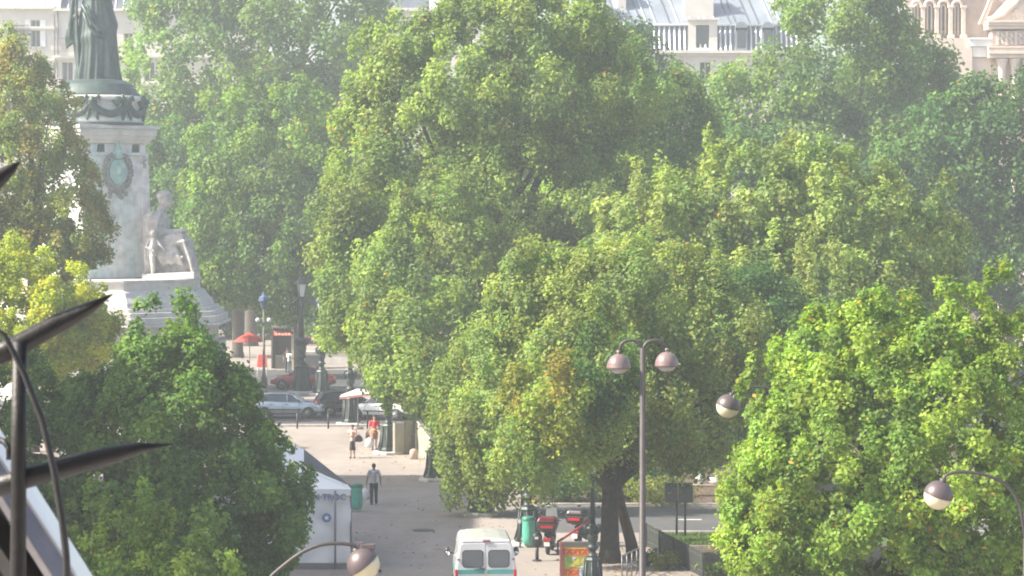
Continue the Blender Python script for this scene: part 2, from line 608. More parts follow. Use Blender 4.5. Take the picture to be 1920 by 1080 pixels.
def tree(name, label, d, lobes, trunk_px, leaf=0.2, rc=0.9, pal=GREEN, lai=1.18, spiky=0.0, turn=0.006, droop=0.0,
         trunk_r=0.35, seed=1, trans=0.42, bark=None, lean=0.0, fork=0.45, group=None, gaps=0.04, base_y=None, limbs=16, m=None):
    """lobes: (px, py, rx, ry[, dd[, palette]]) ellipsoids as seen at d metres, dd metres further; the crown is clumps of leaves on them"""
    global RNG, n_leaves_total
    RNG = np.random.default_rng(seed)
    bx = (trunk_px - 960.0) / FPX * d
    root = thing(name, label, 'tree', (bx, d, 0), 0, group)
    C, N, RC, PAL, AX = [], [], [], [], []
    cent, rad = [], []
    rc *= 0.72
    leaf *= 0.95
    for lb in lobes:
        px, py, rx, ry = lb[:4]
        dd = lb[4] if len(lb) > 4 else 0.0
        s = ppm(d + dd)
        c = np.array(at(px, py, d + dd)) - np.array([bx, d, 0])
        r = np.array([rx / s, (rx / s) * 0.9, ry / s])
        cent.append(c)
        rad.append(r)
    for i, lb in enumerate(lobes):
        c, r = cent[i], rad[i]
        pal_i = lb[5] if len(lb) > 5 else pal
        p = 1.6075
        area = 4 * PI * ((r[0] ** p * r[1] ** p + r[0] ** p * r[2] ** p + r[1] ** p * r[2] ** p) / 3) ** (1 / p)
        K = max(8, int(area / (PI * rc * rc * 0.55)))
        u = norm(RNG.normal(size=(K, 3)))
        rr = np.where(RNG.random(K) < 0.22, RNG.uniform(0.4, 0.75, K), RNG.uniform(0.78, 1.10, K))
        ph = RNG.uniform(0, 6.28, 6)
        kv = RNG.normal(size=(6, 3)) * np.array([2.2, 2.2, 3.0, 5.0, 5.0, 6.0])[:, None]
        rr = rr * (1 + 0.055 * np.sin(u @ kv.T + ph).sum(1) * np.where(rr > 0.77, 1, 0))
        pts = c + u * r * rr[:, None]
        nn = norm(u / r)
        keep = (nn[:, 1] < 0.4) | (RNG.random(K) < 0.3)
        for j in range(len(lobes)):
            if j != i:
                q = (pts - cent[j]) / rad[j]
                keep &= (np.sum(q * q, 1) > 0.55)
        keep &= pts[:, 2] > 1.2
        keep &= RNG.random(K) > gaps
        C.append(pts[keep])
        N.append(nn[keep])
        k = int(keep.sum())
        RC.append(rc * RNG.uniform(0.5, 1.6, k))
        PAL += [pal_i] * k
    C = np.concatenate(C)
    N = np.concatenate(N)
    RC = np.concatenate(RC)
    K = len(C)
    cp = np.array(PAL)                                     # K,3,3
    ccol = cp[np.arange(K), RNG.integers(0, 3, K)] * RNG.uniform(0.66, 1.34, (K, 1))
    la = leaf * leaf * 0.34
    per = np.maximum(12, (2 * PI * RC ** 2 * lai / la * 0.55).astype(int))
    ci = np.repeat(np.arange(K), per)
    n = len(ci)
    u = norm(RNG.normal(size=(n, 3)))
    un = np.sum(u * N[ci], 1)
    u = np.where((un < -0.2)[:, None], u - 2 * un[:, None] * N[ci], u)
    rr = RNG.random(n) ** 0.42
    off = u * (rr * RC[ci])[:, None] + RNG.normal(size=(n, 3)) * (0.10 * RC[ci])[:, None]
    if spiky > 0:
        upw = np.clip(N[:, 2], 0, 1)
        st = 1 + spiky * upw * RNG.uniform(0.2, 1.6, K)
        lift = (st[ci] - 1) * RC[ci] * RNG.random(n) * 1.2
        shrink = 1 / (1 + 0.55 * (st[ci] - 1))
        off[:, 0] *= shrink
        off[:, 1] *= shrink
        off[:, 2] += lift
    if droop > 0:
        low = RNG.random(n) ** 2 * droop * RC[ci] * 2.0
        off[:, 2] -= low
    pos = C[ci] + off
    nrm = norm(N[ci] * 0.35 + u * 0.55 + np.array([0, 0, 0.35]) + RNG.normal(size=(n, 3)) * 0.55)
    col = ccol[ci] * RNG.uniform(0.72, 1.3, (n, 1)) * RNG.uniform(0.92, 1.08, (n, 3))
    odd = RNG.random(n) < turn * RNG.choice([0.3, 1.0, 5.0], K, p=[.6, .3, .1])[ci]
    col[odd] = np.array(TURN)[RNG.integers(0, 3, int(odd.sum()))]
    col = np.clip(col * 1.15, 0.005, 0.6)
    ok = pos[:, 2] > 0.25
    leaf_mesh(name + '_leaves', pos[ok], nrm[ok], leaf, col[ok], root, m or leaf_mat('leaf_surface'))
    n_leaves_total += int(ok.sum())
    # trunk, limbs and boughs
    b = MB()
    allc = np.mean(np.array(cent), 0)
    top = max(c[2] + r[2] for c, r in zip(cent, rad))
    fz = max(1.6, fork * top)
    path = [(0, 0, -0.1), (0.02 * lean, 0, 0.5), (lean * 0.4, 0.05, fz * 0.5), (lean * 0.8, 0.0, fz * 0.8), (lean, 0, fz)]
    b.tube(path, [trunk_r * 1.5, trunk_r * 1.12, trunk_r, trunk_r * 0.92, trunk_r * 0.85], 12)
    order = RNG.permutation(K)[:limbs]
    for k in order:
        e = C[k] - N[k] * RC[k] * 0.3
        s0 = np.array([lean, 0, fz - 0.3])
        mid = s0 + (e - s0) * 0.45 + np.array([0, 0, 0.12 * np.linalg.norm(e - s0)]) + RNG.normal(size=3) * 0.25
        r0 = trunk_r * RNG.uniform(0.28, 0.5)
        b.tube([s0, s0 + (mid - s0) * 0.5 + RNG.normal(size=3) * 0.1, mid, mid + (e - mid) * 0.6 + RNG.normal(size=3) * 0.15, e],
               [r0 * 1.3, r0, r0 * 0.75, r0 * 0.45, r0 * 0.15], 6)
    b.build('trunk', bark or M_BARK, root)
    return root


BACK = 'plane trees at the far side of the square'
MIDG = 'leafy trees of the central garden'
NEAR = 'street trees nearest the window'
# the far side
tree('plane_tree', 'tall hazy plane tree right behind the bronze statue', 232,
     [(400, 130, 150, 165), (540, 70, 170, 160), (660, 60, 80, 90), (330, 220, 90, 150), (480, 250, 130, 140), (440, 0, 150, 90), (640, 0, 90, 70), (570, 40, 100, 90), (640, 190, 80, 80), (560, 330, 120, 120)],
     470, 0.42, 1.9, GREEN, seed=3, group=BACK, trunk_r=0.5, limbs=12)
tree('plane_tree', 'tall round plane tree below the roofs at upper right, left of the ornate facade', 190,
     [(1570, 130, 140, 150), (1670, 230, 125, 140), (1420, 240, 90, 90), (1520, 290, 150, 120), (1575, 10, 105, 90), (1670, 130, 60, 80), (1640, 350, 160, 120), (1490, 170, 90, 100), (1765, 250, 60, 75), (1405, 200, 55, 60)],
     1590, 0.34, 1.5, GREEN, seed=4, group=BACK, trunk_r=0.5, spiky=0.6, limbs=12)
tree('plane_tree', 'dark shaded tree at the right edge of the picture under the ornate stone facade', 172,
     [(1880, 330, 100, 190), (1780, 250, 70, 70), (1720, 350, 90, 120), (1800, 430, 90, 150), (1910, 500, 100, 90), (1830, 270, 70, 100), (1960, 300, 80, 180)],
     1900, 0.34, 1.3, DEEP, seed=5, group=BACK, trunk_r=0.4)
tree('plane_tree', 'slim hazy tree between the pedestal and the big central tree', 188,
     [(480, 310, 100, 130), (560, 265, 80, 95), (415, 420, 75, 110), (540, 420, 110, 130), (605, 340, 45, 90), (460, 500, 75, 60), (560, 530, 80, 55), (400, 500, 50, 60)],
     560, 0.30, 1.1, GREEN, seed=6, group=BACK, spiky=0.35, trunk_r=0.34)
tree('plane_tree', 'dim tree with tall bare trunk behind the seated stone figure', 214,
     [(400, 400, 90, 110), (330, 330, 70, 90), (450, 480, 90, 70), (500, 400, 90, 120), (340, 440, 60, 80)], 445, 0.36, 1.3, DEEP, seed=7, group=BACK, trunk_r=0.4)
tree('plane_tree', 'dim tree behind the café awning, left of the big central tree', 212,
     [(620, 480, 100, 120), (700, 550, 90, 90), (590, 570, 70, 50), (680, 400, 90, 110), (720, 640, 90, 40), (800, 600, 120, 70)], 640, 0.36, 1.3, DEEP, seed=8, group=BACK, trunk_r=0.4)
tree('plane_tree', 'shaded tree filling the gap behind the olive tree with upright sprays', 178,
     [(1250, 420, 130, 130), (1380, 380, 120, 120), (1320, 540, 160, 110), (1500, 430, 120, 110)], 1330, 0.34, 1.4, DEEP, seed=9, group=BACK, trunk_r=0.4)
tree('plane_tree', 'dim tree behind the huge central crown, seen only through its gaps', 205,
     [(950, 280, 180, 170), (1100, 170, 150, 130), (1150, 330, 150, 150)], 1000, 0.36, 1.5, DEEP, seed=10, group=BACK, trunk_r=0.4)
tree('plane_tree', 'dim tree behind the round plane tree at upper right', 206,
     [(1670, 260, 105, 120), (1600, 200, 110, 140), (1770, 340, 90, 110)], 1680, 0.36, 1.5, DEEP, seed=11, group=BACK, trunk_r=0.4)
for px, lobes_, lb, sd in ((330, [(330, 500, 110, 110), (400, 560, 70, 50)], 'low dark tree added to shade the far pavement, mostly hidden by the pedestal steps', 45),  # added tree, mostly unseen, to cast shade on the kiosk ground
                           (430, [(420, 560, 80, 75), (350, 570, 60, 70), (480, 600, 50, 40)], 'low dark tree added to darken the far end of the avenue behind the pedestal steps', 41),
                           (560, [(550, 585, 80, 55), (600, 540, 70, 70)], 'low dark tree added to darken the far end of the avenue behind the café kiosk', 42),
                           (690, [(690, 590, 90, 60), (780, 580, 90, 70), (640, 560, 60, 60)], 'low dark tree added to darken the far end of the avenue behind the low pale wall', 43),
                           (1880, [(1870, 560, 90, 60), (1930, 590, 60, 50)], 'low dark tree added to darken the far right edge above the brightest crown', 44)):
    tree('plane_tree', lb, 246, lobes_, px, 0.40, 1.5, DEEP, seed=sd, group=BACK, trunk_r=0.35, fork=0.25, limbs=8)  # low trees added as dark backing where the far avenue lies in shade
# the middle
tree('plane_tree', 'huge sunlit plane tree in the middle of the picture, tallest crown of all', 140,
     [(960, 170, 215, 165), (780, 300, 140, 150), (1000, 380, 220, 150), (840, 510, 150, 140, -8), (690, 400, 80, 120, -3), (800, 650, 95, 95, -20),
      (900, 620, 130, 130, -6), (660, 560, 50, 75, -8), (765, 715, 55, 60, -24), (1010, 60, 130, 80), (740, 160, 85, 90), (860, 120, 130, 110), (1060, 520, 120, 90),
      (735, 580, 65, 100, -14), (835, 720, 65, 75, -22), (645, 460, 40, 90, -4), (725, 650, 35, 60, -12), (650, 620, 35, 50, -6)],
     900, 0.235, 1.05, OLIVE, seed=12, group=MIDG, spiky=0.8, turn=0.012, trunk_r=0.6, lai=1.45, limbs=30, fork=0.27)
tree('plane_tree', 'tree with a dark right side joining the huge central crown from the right', 156,
     [(1180, 240, 125, 120), (1230, 340, 115, 120), (1275, 250, 55, 90), (1120, 140, 80, 70), (1120, 400, 110, 100)],
     1210, 0.25, 1.15, GREEN, seed=13, group=MIDG, spiky=0.7, trunk_r=0.45, turn=0.012)
tree('chestnut_tree', 'pale olive tree with upright sprays along its top, centre right', 112,
     [(1250, 470, 130, 110), (1390, 430, 120, 120), (1545, 430, 130, 130), (1680, 470, 110, 120), (1480, 570, 250, 110), (1745, 520, 55, 70), (1180, 510, 80, 90), (1640, 600, 140, 100)],
     1450, 0.21, 0.72, PALE, seed=14, group=MIDG, spiky=1.2, trunk_r=0.4, turn=0.006, limbs=22)
tree('brown_tinged_tree', 'brown tinged autumn tree with bare twigs in front of the left side of the pedestal', 150,
     [(20, 280, 100, 150), (100, 370, 85, 110), (30, 150, 45, 90), (150, 440, 55, 55), (60, 470, 110, 60), (-50, 330, 90, 200), (70, 250, 65, 80)],
     60, 0.2, 0.75, AUTUMN, seed=15, group=MIDG, gaps=0.12, turn=0.04, spiky=0.5, trunk_r=0.3, lai=1.3, limbs=24)
tree('bush_tree', 'small round yellow green tree glowing in the sun behind the top spike', 131,
     [(60, 600, 125, 110), (150, 620, 65, 75), (0, 560, 90, 80), (185, 600, 35, 40)], 60, 0.18, 0.65, YELLOWGREEN, seed=16, group=MIDG, trunk_r=0.25, gaps=0.0, lai=2.0)
tree('locust_tree', 'broad forked tree with a dark trunk and a yellowing bough behind the double lamp', 90,
     [(1050, 590, 120, 105), (1190, 560, 150, 110), (1310, 640, 130, 120), (970, 700, 90, 110), (1130, 720, 170, 110), (1270, 770, 120, 90), (930, 790, 70, 80),
      (1043, 735, 75, 52, -9.5, ((0.27, 0.29, 0.055), (0.32, 0.27, 0.05), (0.22, 0.28, 0.055))), (1050, 800, 85, 55, -8.0, OLIVE), (1105, 765, 60, 60, -9, OLIVE), (1190, 785, 90, 55), (1000, 540, 80, 60), (985, 830, 55, 75, -2), (1120, 700, 60, 70, -9, DEEP), (1090, 650, 70, 80, -5)],
     1144, 0.15, 0.58, PALE, seed=17, group=MIDG, spiky=0.5, trunk_r=0.30, fork=0.25, droop=0.5, lai=1.5, bark=mat('dark_bark', (0.04, 0.034, 0.03), 0.95, 0, 0.35, 7, 0.6, 18), limbs=26, turn=0.012)
tree('drooping_tree', 'drooping tree with pale hanging sprays above the white kerbed lamp base', 104,
     [(920, 780, 80, 110), (875, 730, 55, 90), (965, 860, 60, 80), (890, 840, 60, 80), (930, 670, 70, 70), (850, 800, 30, 55)], 985, 0.16, 0.6, OLIVE, seed=18, group=MIDG,
     droop=1.4, trunk_r=0.16, turn=0.01, limbs=20, fork=0.55)
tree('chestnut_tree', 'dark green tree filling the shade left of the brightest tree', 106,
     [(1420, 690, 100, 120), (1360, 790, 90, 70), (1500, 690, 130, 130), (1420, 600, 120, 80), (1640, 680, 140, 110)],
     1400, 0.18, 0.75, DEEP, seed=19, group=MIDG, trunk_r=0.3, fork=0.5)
# the nearest
tree('street_tree', 'brightest fresh green tree filling the lower right corner', 62,
     [(1690, 910, 280, 290), (1560, 770, 120, 160), (1655, 680, 75, 120), (1790, 670, 85, 130), (1860, 880, 160, 280), (1485, 960, 95, 150), (1890, 770, 110, 140),
      (1560, 1000, 160, 120), (1730, 760, 110, 120), (1600, 860, 150, 150, -1), (1800, 980, 150, 150, -1), (1468, 1040, 80, 80), (1500, 850, 90, 110)],
     1690, 0.122, 0.42, FRESH, seed=20, group=NEAR, spiky=0.7, trunk_r=0.24, turn=0.014, lai=1.7, limbs=26)
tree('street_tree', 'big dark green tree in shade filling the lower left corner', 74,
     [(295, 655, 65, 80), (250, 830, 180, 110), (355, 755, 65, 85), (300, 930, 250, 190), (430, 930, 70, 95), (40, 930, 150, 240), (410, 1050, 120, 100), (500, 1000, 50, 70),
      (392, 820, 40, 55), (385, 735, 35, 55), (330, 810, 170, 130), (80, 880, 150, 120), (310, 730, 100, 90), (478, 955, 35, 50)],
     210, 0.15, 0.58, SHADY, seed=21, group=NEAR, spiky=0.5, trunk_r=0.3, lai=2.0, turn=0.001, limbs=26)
tree('young_tree', 'low young tree with lighter leaves in front of the big dark tree', 60,
     [(220, 1030, 85, 80), (330, 1085, 100, 70), (160, 1100, 80, 70)], 240, 0.125, 0.42, FRESH, seed=22, group=NEAR, spiky=0.8, trunk_r=0.12, turn=0.006, fork=0.3)
print('leaves', n_leaves_total)
# ---------------------------------------------------------------- buildings
M_CREAM = mat('cream_render', (0.62, 0.58, 0.53), 0.9, 0, 0.08, 0.6, 0.1, 6)
M_CREAM2 = mat('cream_stone_trim', (0.66, 0.62, 0.56), 0.85, 0, 0.08, 1.0)
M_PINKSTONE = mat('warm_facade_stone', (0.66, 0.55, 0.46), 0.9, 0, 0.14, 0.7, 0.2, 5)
M_PINKSHADE = mat('shaded_facade_stone', (0.48, 0.38, 0.32), 0.9, 0, 0.14, 0.9)  # darker copy of the facade stone, recess shade put into its colour
M_ZINC = mat('zinc_roof', (0.24, 0.27, 0.31), 0.5, 0.2, 0.18, 0.5)
M_ZINCDK = mat('slate_roof', (0.12, 0.135, 0.17), 0.6, 0.1, 0.25, 0.6)
M_ZINCLT = mat('bright_zinc_seam', (0.62, 0.64, 0.67), 0.4, 0.2, 0.1, 2)
M_ROSE = mat('rose_tin_roof', (0.55, 0.44, 0.42), 0.6, 0.1, 0.2, 0.5)


def wall_with_openings(b, w, h, openings, depth=0.35, m=0):
    """facade in local x (0..w), z (0..h), facing -y; openings (x0,z0,x1,z1) with reveals going depth back"""
    xs = sorted({0, w, *[o[0] for o in openings], *[o[2] for o in openings]})
    zs = sorted({0, h, *[o[1] for o in openings], *[o[3] for o in openings]})
    for i in range(len(xs) - 1):
        for j in range(len(zs) - 1):
            cx, cz = (xs[i] + xs[i + 1]) / 2, (zs[j] + zs[j + 1]) / 2
            if any(o[0] < cx < o[2] and o[1] < cz < o[3] for o in openings):
                continue
            b.add([(xs[i], 0, zs[j]), (xs[i + 1], 0, zs[j]), (xs[i + 1], 0, zs[j + 1]), (xs[i], 0, zs[j + 1])], [(0, 1, 2, 3)], m)
    for x0, z0, x1, z1 in openings:
        d = depth
        b.add([(x0, 0, z0), (x1, 0, z0), (x1, 0, z1), (x0, 0, z1), (x0, d, z0), (x1, d, z0), (x1, d, z1), (x0, d, z1)],
              [(0, 4, 5, 1), (1, 5, 6, 2), (2, 6, 7, 3), (3, 7, 4, 0)], m)


def window(parent, x0, z0, x1, z1, y, shutters=False, sill=True):
    f = MB()
    t = 0.07
    for a, b_, c, d in ((x0, z0, x0 + t, z1), (x1 - t, z0, x1, z1), (x0 + t, z0, x1 - t, z0 + t), (x0 + t, z1 - t, x1 - t, z1), ((x0 + x1) / 2 - t / 2, z0 + t, (x0 + x1) / 2 + t / 2, z1 - t)):
        f.box(((a + c) / 2, y, (b_ + d) / 2), (c - a, 0.07, d - b_))
    w = f.build('window', M_CREAM2, parent)
    p = MB()
    p.box(((x0 + x1) / 2, y + 0.05, (z0 + z1) / 2), (x1 - x0 - 0.02, 0.02, z1 - z0 - 0.02))
    p.build('pane', M_GLASS, w)
    if sill:
        s = MB()
        s.box(((x0 + x1) / 2, -0.11, z0 - 0.06), (x1 - x0 + 0.3, 0.24, 0.12))
        s.build('sill', M_CREAM2, w)
    if shutters:
        for sx in (x0 - 0.28, x1 + 0.28):
            s = MB()
            s.box((sx, -0.05, (z0 + z1) / 2), (0.5, 0.05, z1 - z0))
            for k in range(9):
                s.box((sx, -0.085, z0 + (k + 0.5) * (z1 - z0) / 9), (0.42, 0.03, 0.05))
            s.build('shutter', M_WHITEPAINT, w)
    return w


def px_box(d, x0, y0, x1, y1):
    a, b_ = at(x0, y1, d), at(x1, y0, d)
    return a.x, a.z, b_.x, b_.z


# --- the cream apartment houses behind the statue
DL = 255.0


def cream_house(label, x0p, x1p, roof_py, wins, ledges, roof_m, balcony=None, roof_rise=3.5):
    xa, _, xb, zt = px_box(DL, x0p, roof_py, x1p, 400)
    h = thing('apartment_house', label, 'building', (xa, DL, 0), 0, 'cream apartment houses behind the statue')
    w = xb - xa
    ops = []
    for (a, b_, c, d) in wins:
        q = px_box(DL, a, b_, c, d)
        ops.append((q[0] - xa, q[1], q[2] - xa, q[3]))
    # more storeys below, hidden by the trees from here
    low = min([o[1] for o in ops] + [zt - 3])
    extra = []
    z = low - 3.1
    while z > 1.0:
        x = 0.9
        while x + 1.2 < w - 0.3:
            extra.append((x, z, x + 1.1, z + 1.9))
            x += 2.7
        z -= 3.2
    wb = MB()
    wall_with_openings(wb, w, zt, ops + extra)
    wb.add([(0, 0, 0), (0, 9, 0), (0, 9, zt), (0, 0, zt)], [(0, 3, 2, 1)])
    wb.add([(w, 0, 0), (w, 9, 0), (w, 9, zt), (w, 0, zt)], [(0, 1, 2, 3)])
    wb.add([(0, 9, 0), (w, 9, 0), (w, 9, zt), (0, 9, zt)], [(3, 2, 1, 0)])
    wb.build('wall', M_CREAM, h)
    for i, o in enumerate(ops):
        window(h, *o, 0.28, shutters=(i == 0 and balcony is not None), sill=True)
    for o in extra:
        window(h, *o, 0.28, sill=False)
    for py in ledges:
        z = at(0, py, DL).z
        l = MB()
        l.box((w / 2, -0.16, z), (w, 0.34, 0.22))
        l.box((w / 2, -0.10, z - 0.2), (w, 0.22, 0.16))
        l.build('ledge', M_CREAM2, h)
    c = MB()
    c.box((w / 2, -0.2, zt + 0.12), (w + 0.1, 0.5, 0.24))
    c.build('cornice', M_CREAM2, h)
    r = MB()
    r.hull8([(0, 0.05, zt + 0.24), (w, 0.05, zt + 0.24), (w, 9, zt + 0.24), (0, 9, zt + 0.24)], [(0, 1.7, zt + roof_rise), (w, 1.7, zt + roof_rise), (w, 7.3, zt + roof_rise), (0, 7.3, zt + roof_rise)])
    ro = r.build('roof', roof_m, h)
    k = 0.6
    while k < w:
        s = MB()
        s.tube([(k, 0.03, zt + 0.26), (k, 1.68, zt + roof_rise)], 0.045, 5, smooth=False)
        s.build('seam', M_ZINCLT, ro)
        k += 0.75
    return h, xa, zt


h1, xa, zt = cream_house('cream house with a rose tin roof and an open window, left of the statue', -60, 103, 17,
                         [(58, 37, 75, 88), (12, 60, 28, 96), (62, 118, 80, 168)], [52, 112], M_ROSE, balcony=True)
x0, z0, x1, z1 = px_box(DL, 22, 48, 56, 64)
bl = MB()
for k in range(14):
    bl.tube([(x0 - xa + k * (x1 - x0) / 13, -0.5, z0), (x0 - xa + k * (x1 - x0) / 13, -0.5, z1)], 0.02, 5)
bl.box(((x0 + x1) / 2 - xa, -0.5, z1), (x1 - x0, 0.05, 0.06))
bl.box(((x0 + x1) / 2 - xa, -0.28, z0 - 0.05), (x1 - x0 + 0.2, 0.56, 0.1))
bl.build('balcony', M_IRON, h1)
h2, xa, zt = cream_house('cream house with a slate mansard whose wall is half covered by the statue', 103.4, 470, 21,
                         [(116, 116, 137, 153), (232, 62, 250, 100), (270, 116, 290, 153), (94 + 14, 160, 124, 192)], [106, 157], M_ZINCDK)
ch = MB()
q = px_box(DL, 98, 0, 116, 26)
ch.hull8([(-0.5, -0.05, q[1]), (0.55, -0.05, q[1]), (0.55, 2.5, q[1]), (-0.5, 2.5, q[1])], [(0.1, 0.3, q[3] + 3), (0.9, 0.3, q[3] + 3), (0.9, 2.5, q[3] + 3), (0.1, 2.5, q[3] + 3)])
ch.build('chimney', M_CREAM2, h2)
dp = MB()
zl = at(0, 108, DL).z
dp.tube([(0.25, -0.12, 0.5), (0.25, -0.12, zl - 0.5)], 0.06, 8)
dp.tube([(0.35, -0.12, zl + 0.3), (0.35, -0.12, zt)], 0.06, 8)
dp.build('drainpipe', M_GREYPAINT, h2)
for x in (0.0,):
    rl = MB()
    zr = at(0, 72, DL).z
    q = px_box(DL, 104, 72, 142, 98)
    for k in range(16):
        xx = 0.15 + k * (q[2] - q[0]) / 15
        rl.tube([(xx, -0.42, q[1]), (xx, -0.42, q[3])], 0.012, 4)
    rl.box(((q[2] - q[0]) / 2 + 0.1, -0.42, q[3]), (q[2] - q[0], 0.05, 0.05))
    rl.build('balcony_rail', M_GREYPAINT, h2)

# --- the low roof between the two tree tops
DM = 268.0
q = px_box(DM, 690, 21, 900, 400)
lr = thing('slate_roofed_house', 'house showing only a strip of slate roof over a cream cornice between two crowns', 'building', (q[0], DM, 0))
w = q[2] - q[0]
b = MB()
wall_with_openings(b, w, q[3], [(1.5 + 2.6 * k, q[3] - 3.2, 2.7 + 2.6 * k, q[3] - 1.0) for k in range(4)])
b.add([(0, 0, 0), (0, 8, 0), (0, 8, q[3]), (0, 0, q[3])], [(0, 3, 2, 1)])
b.add([(w, 0, 0), (w, 8, 0), (w, 8, q[3]), (w, 0, q[3])], [(0, 1, 2, 3)])
b.build('wall', M_CREAM, lr)
for k in range(4):
    window(lr, 1.5 + 2.6 * k, q[3] - 3.2, 2.7 + 2.6 * k, q[3] - 1.0, 0.28)
b = MB()
b.box((w / 2, -0.2, q[3] + 0.15), (w, 0.5, 0.3))
b.build('cornice', M_CREAM2, lr)
wl = at(805, 10, DM).x - q[0]
b = MB()
b.slab([(0, 0.1, q[3] + 0.3), (wl, 0.1, q[3] + 0.3), (wl, 3, q[3] + 4.5), (0, 3, q[3] + 4.5)], 0.2)
b.build('roof', M_ZINCDK, lr)
b = MB()
b.slab([(wl + 0.02, 0.1, q[3] + 0.3), (w, 0.1, q[3] + 0.3), (w, 3, q[3] + 4.5), (wl + 0.02, 3, q[3] + 4.5)], 0.2)
b.build('roof', M_ZINCLT, lr)

# --- the zinc mansards at the top centre
DZ = 252.0


def zinc_house():
    qa = px_box(DZ, 1040, 96, 1500, 400)
    z_eave = at(0, 100, DZ).z
    z_break = at(0, 46, DZ).z
    z_ridge = at(0, -30, DZ).z
    hh = thing('mansard_house', 'long pale house with steep ribbed zinc mansard roofs above the tallest crowns', 'building', (qa[0], DZ, 0))
    w = qa[2] - qa[0]
    X = lambda px: at(px, 60, DZ).x - qa[0]
    wins = []
    k = 0.9
    while k + 1.2 < w:
        for zz in (z_eave - 2.9, z_eave - 6.1, z_eave - 9.3, z_eave - 12.5):
            wins.append((k, zz, k + 1.1, zz + 2.1))
        k += 2.55
    b = MB()
    wall_with_openings(b, w, z_eave, wins)
    b.add([(0, 0, 0), (0, 12, 0), (0, 12, z_eave), (0, 0, z_eave)], [(0, 3, 2, 1)])
    b.add([(w, 0, 0), (w, 12, 0), (w, 12, z_eave), (w, 0, z_eave)], [(0, 1, 2, 3)])
    b.add([(0, 12, 0), (w, 12, 0), (w, 12, z_eave), (0, 12, z_eave)], [(3, 2, 1, 0)])
    b.build('wall', M_CREAM, hh)
    for o in wins:
        window(hh, *o, 0.28, sill=False)
    b = MB()
    b.box((w / 2, -0.25, z_eave + 0.12), (w, 0.6, 0.26))
    b.box((w / 2, -0.12, z_eave - 0.14), (w, 0.3, 0.2))
    b.build('cornice', M_CREAM2, hh)
    # steep lower slope, then the shallow upper slope
    y1 = 0.95
    low = MB()
    low.slab([(0, 0.1, z_eave + 0.26), (w, 0.1, z_eave + 0.26), (w, y1, z_break), (0, y1, z_break)], 0.15)
    lo = low.build('lower_roof', M_ZINCDK, hh)
    up = MB()
    up.slab([(0, y1 - 0.25, z_break + 0.02), (w, y1 - 0.25, z_break + 0.02), (w, 5.5, z_ridge), (0, 5.5, z_ridge)], 0.15)
    uo = up.build('upper_roof', M_ZINC, hh)
    g = MB()
    g.tube([(0, y1 - 0.3, z_break), (w, y1 - 0.3, z_break)], 0.10, 8)
    g.build('gutter', M_ZINCLT, hh)
    k = 0.3
    rr = random.Random(4)
    while k < w:
        s = MB()
        s.tube([(k, 0.05, z_eave + 0.3), (k, y1 - 0.05, z_break - 0.1)], 0.10, 6, smooth=False)
        s.build('seam', M_ZINCLT, lo)
        k += 0.48
    k = 0.3
    while k < w:
        s = MB()
        a = Vector((k, y1 - 0.27, z_break + 0.07))
        e = Vector((k - 1.1, 5.4, z_ridge + 0.05))
        s.tube([a, e], 0.06, 5, smooth=False)
        s.build('seam', M_ZINCLT if rr.random() < 0.7 else M_ZINCDK, uo)
        k += rr.choice((0.55, 0.85, 1.3))
    # dormer bay in the middle, with chimney wall behind
    d0, d1 = X(1290), X(1345)
    db = MB()
    zt_ = at(0, 44, DZ).z
    wall_with_openings(db, d1 - d0, zt_ - z_eave + 0.3, [(0.75, 0.5, 2.0, zt_ - z_eave - 0.15)], 0.25)
    db.box(((d1 - d0) / 2, 0.02, zt_ - z_eave + 0.38), (d1 - d0 + 0.3, 0.7, 0.16))
    dm = db.build('dormer', M_CREAM2, hh, loc=(d0, -0.02, z_eave + 0.02))
    p = MB()
    p.box((1.37, 0.22, (zt_ - z_eave) / 2 + 0.1), (1.25, 0.04, zt_ - z_eave - 0.6))
    p.build('pane', M_GLASS, dm)
    for (a, c, py, dy) in ((1285, 1340, -25, 1.6), (1455, 1490, -40, 3.0), (1075, 1108, -30, 0.7), (1160, 1176, -30, 2.5)):
        cm = MB()
        z2 = at(0, py, DZ).z
        cm.box(((X(a) + X(c)) / 2, dy + 0.8, (z_break - 1 + z2) / 2), (X(c) - X(a), 1.5, z2 - z_break + 1))
        cm.box(((X(a) + X(c)) / 2, dy + 0.8, z2 + 0.08), (X(c) - X(a) + 0.2, 1.7, 0.16))
        co = cm.build('chimney', M_CREAM, hh)
        n = max(2, int((X(c) - X(a)) / 0.5))
        for i in range(n):
            pt = MB()
            pt.lathe([(0.12, 0), (0.14, 0.1), (0.10, 0.6), (0.12, 0.65)], (X(a) + (i + 0.5) * (X(c) - X(a)) / n, dy + 0.8, z2 + 0.16), 8)
            pt.build('chimney_pot', mat('terracotta', (0.40, 0.17, 0.10), 0.8), co)
    # smaller dormers
    for px in (1120, 1180, 1390, 1440):
        x = X(px)
        t = MB()
        t.box((x, 0.35, z_eave + 1.35), (1.15, 0.9, 2.1))
        t.lathe([(0.58, -0.45), (0.58, 0.45)], (x, 0.35, z_eave + 2.4), 16, M=Euler((PI / 2, 0, 0)).to_matrix(), smooth=False)
        to = t.build('dormer', M_ZINC, hh)
        p = MB()
        p.box((x, -0.115, z_eave + 1.35), (0.8, 0.03, 1.7))
        p.build('pane', M_GLASS, to)
    return hh


zinc_house()


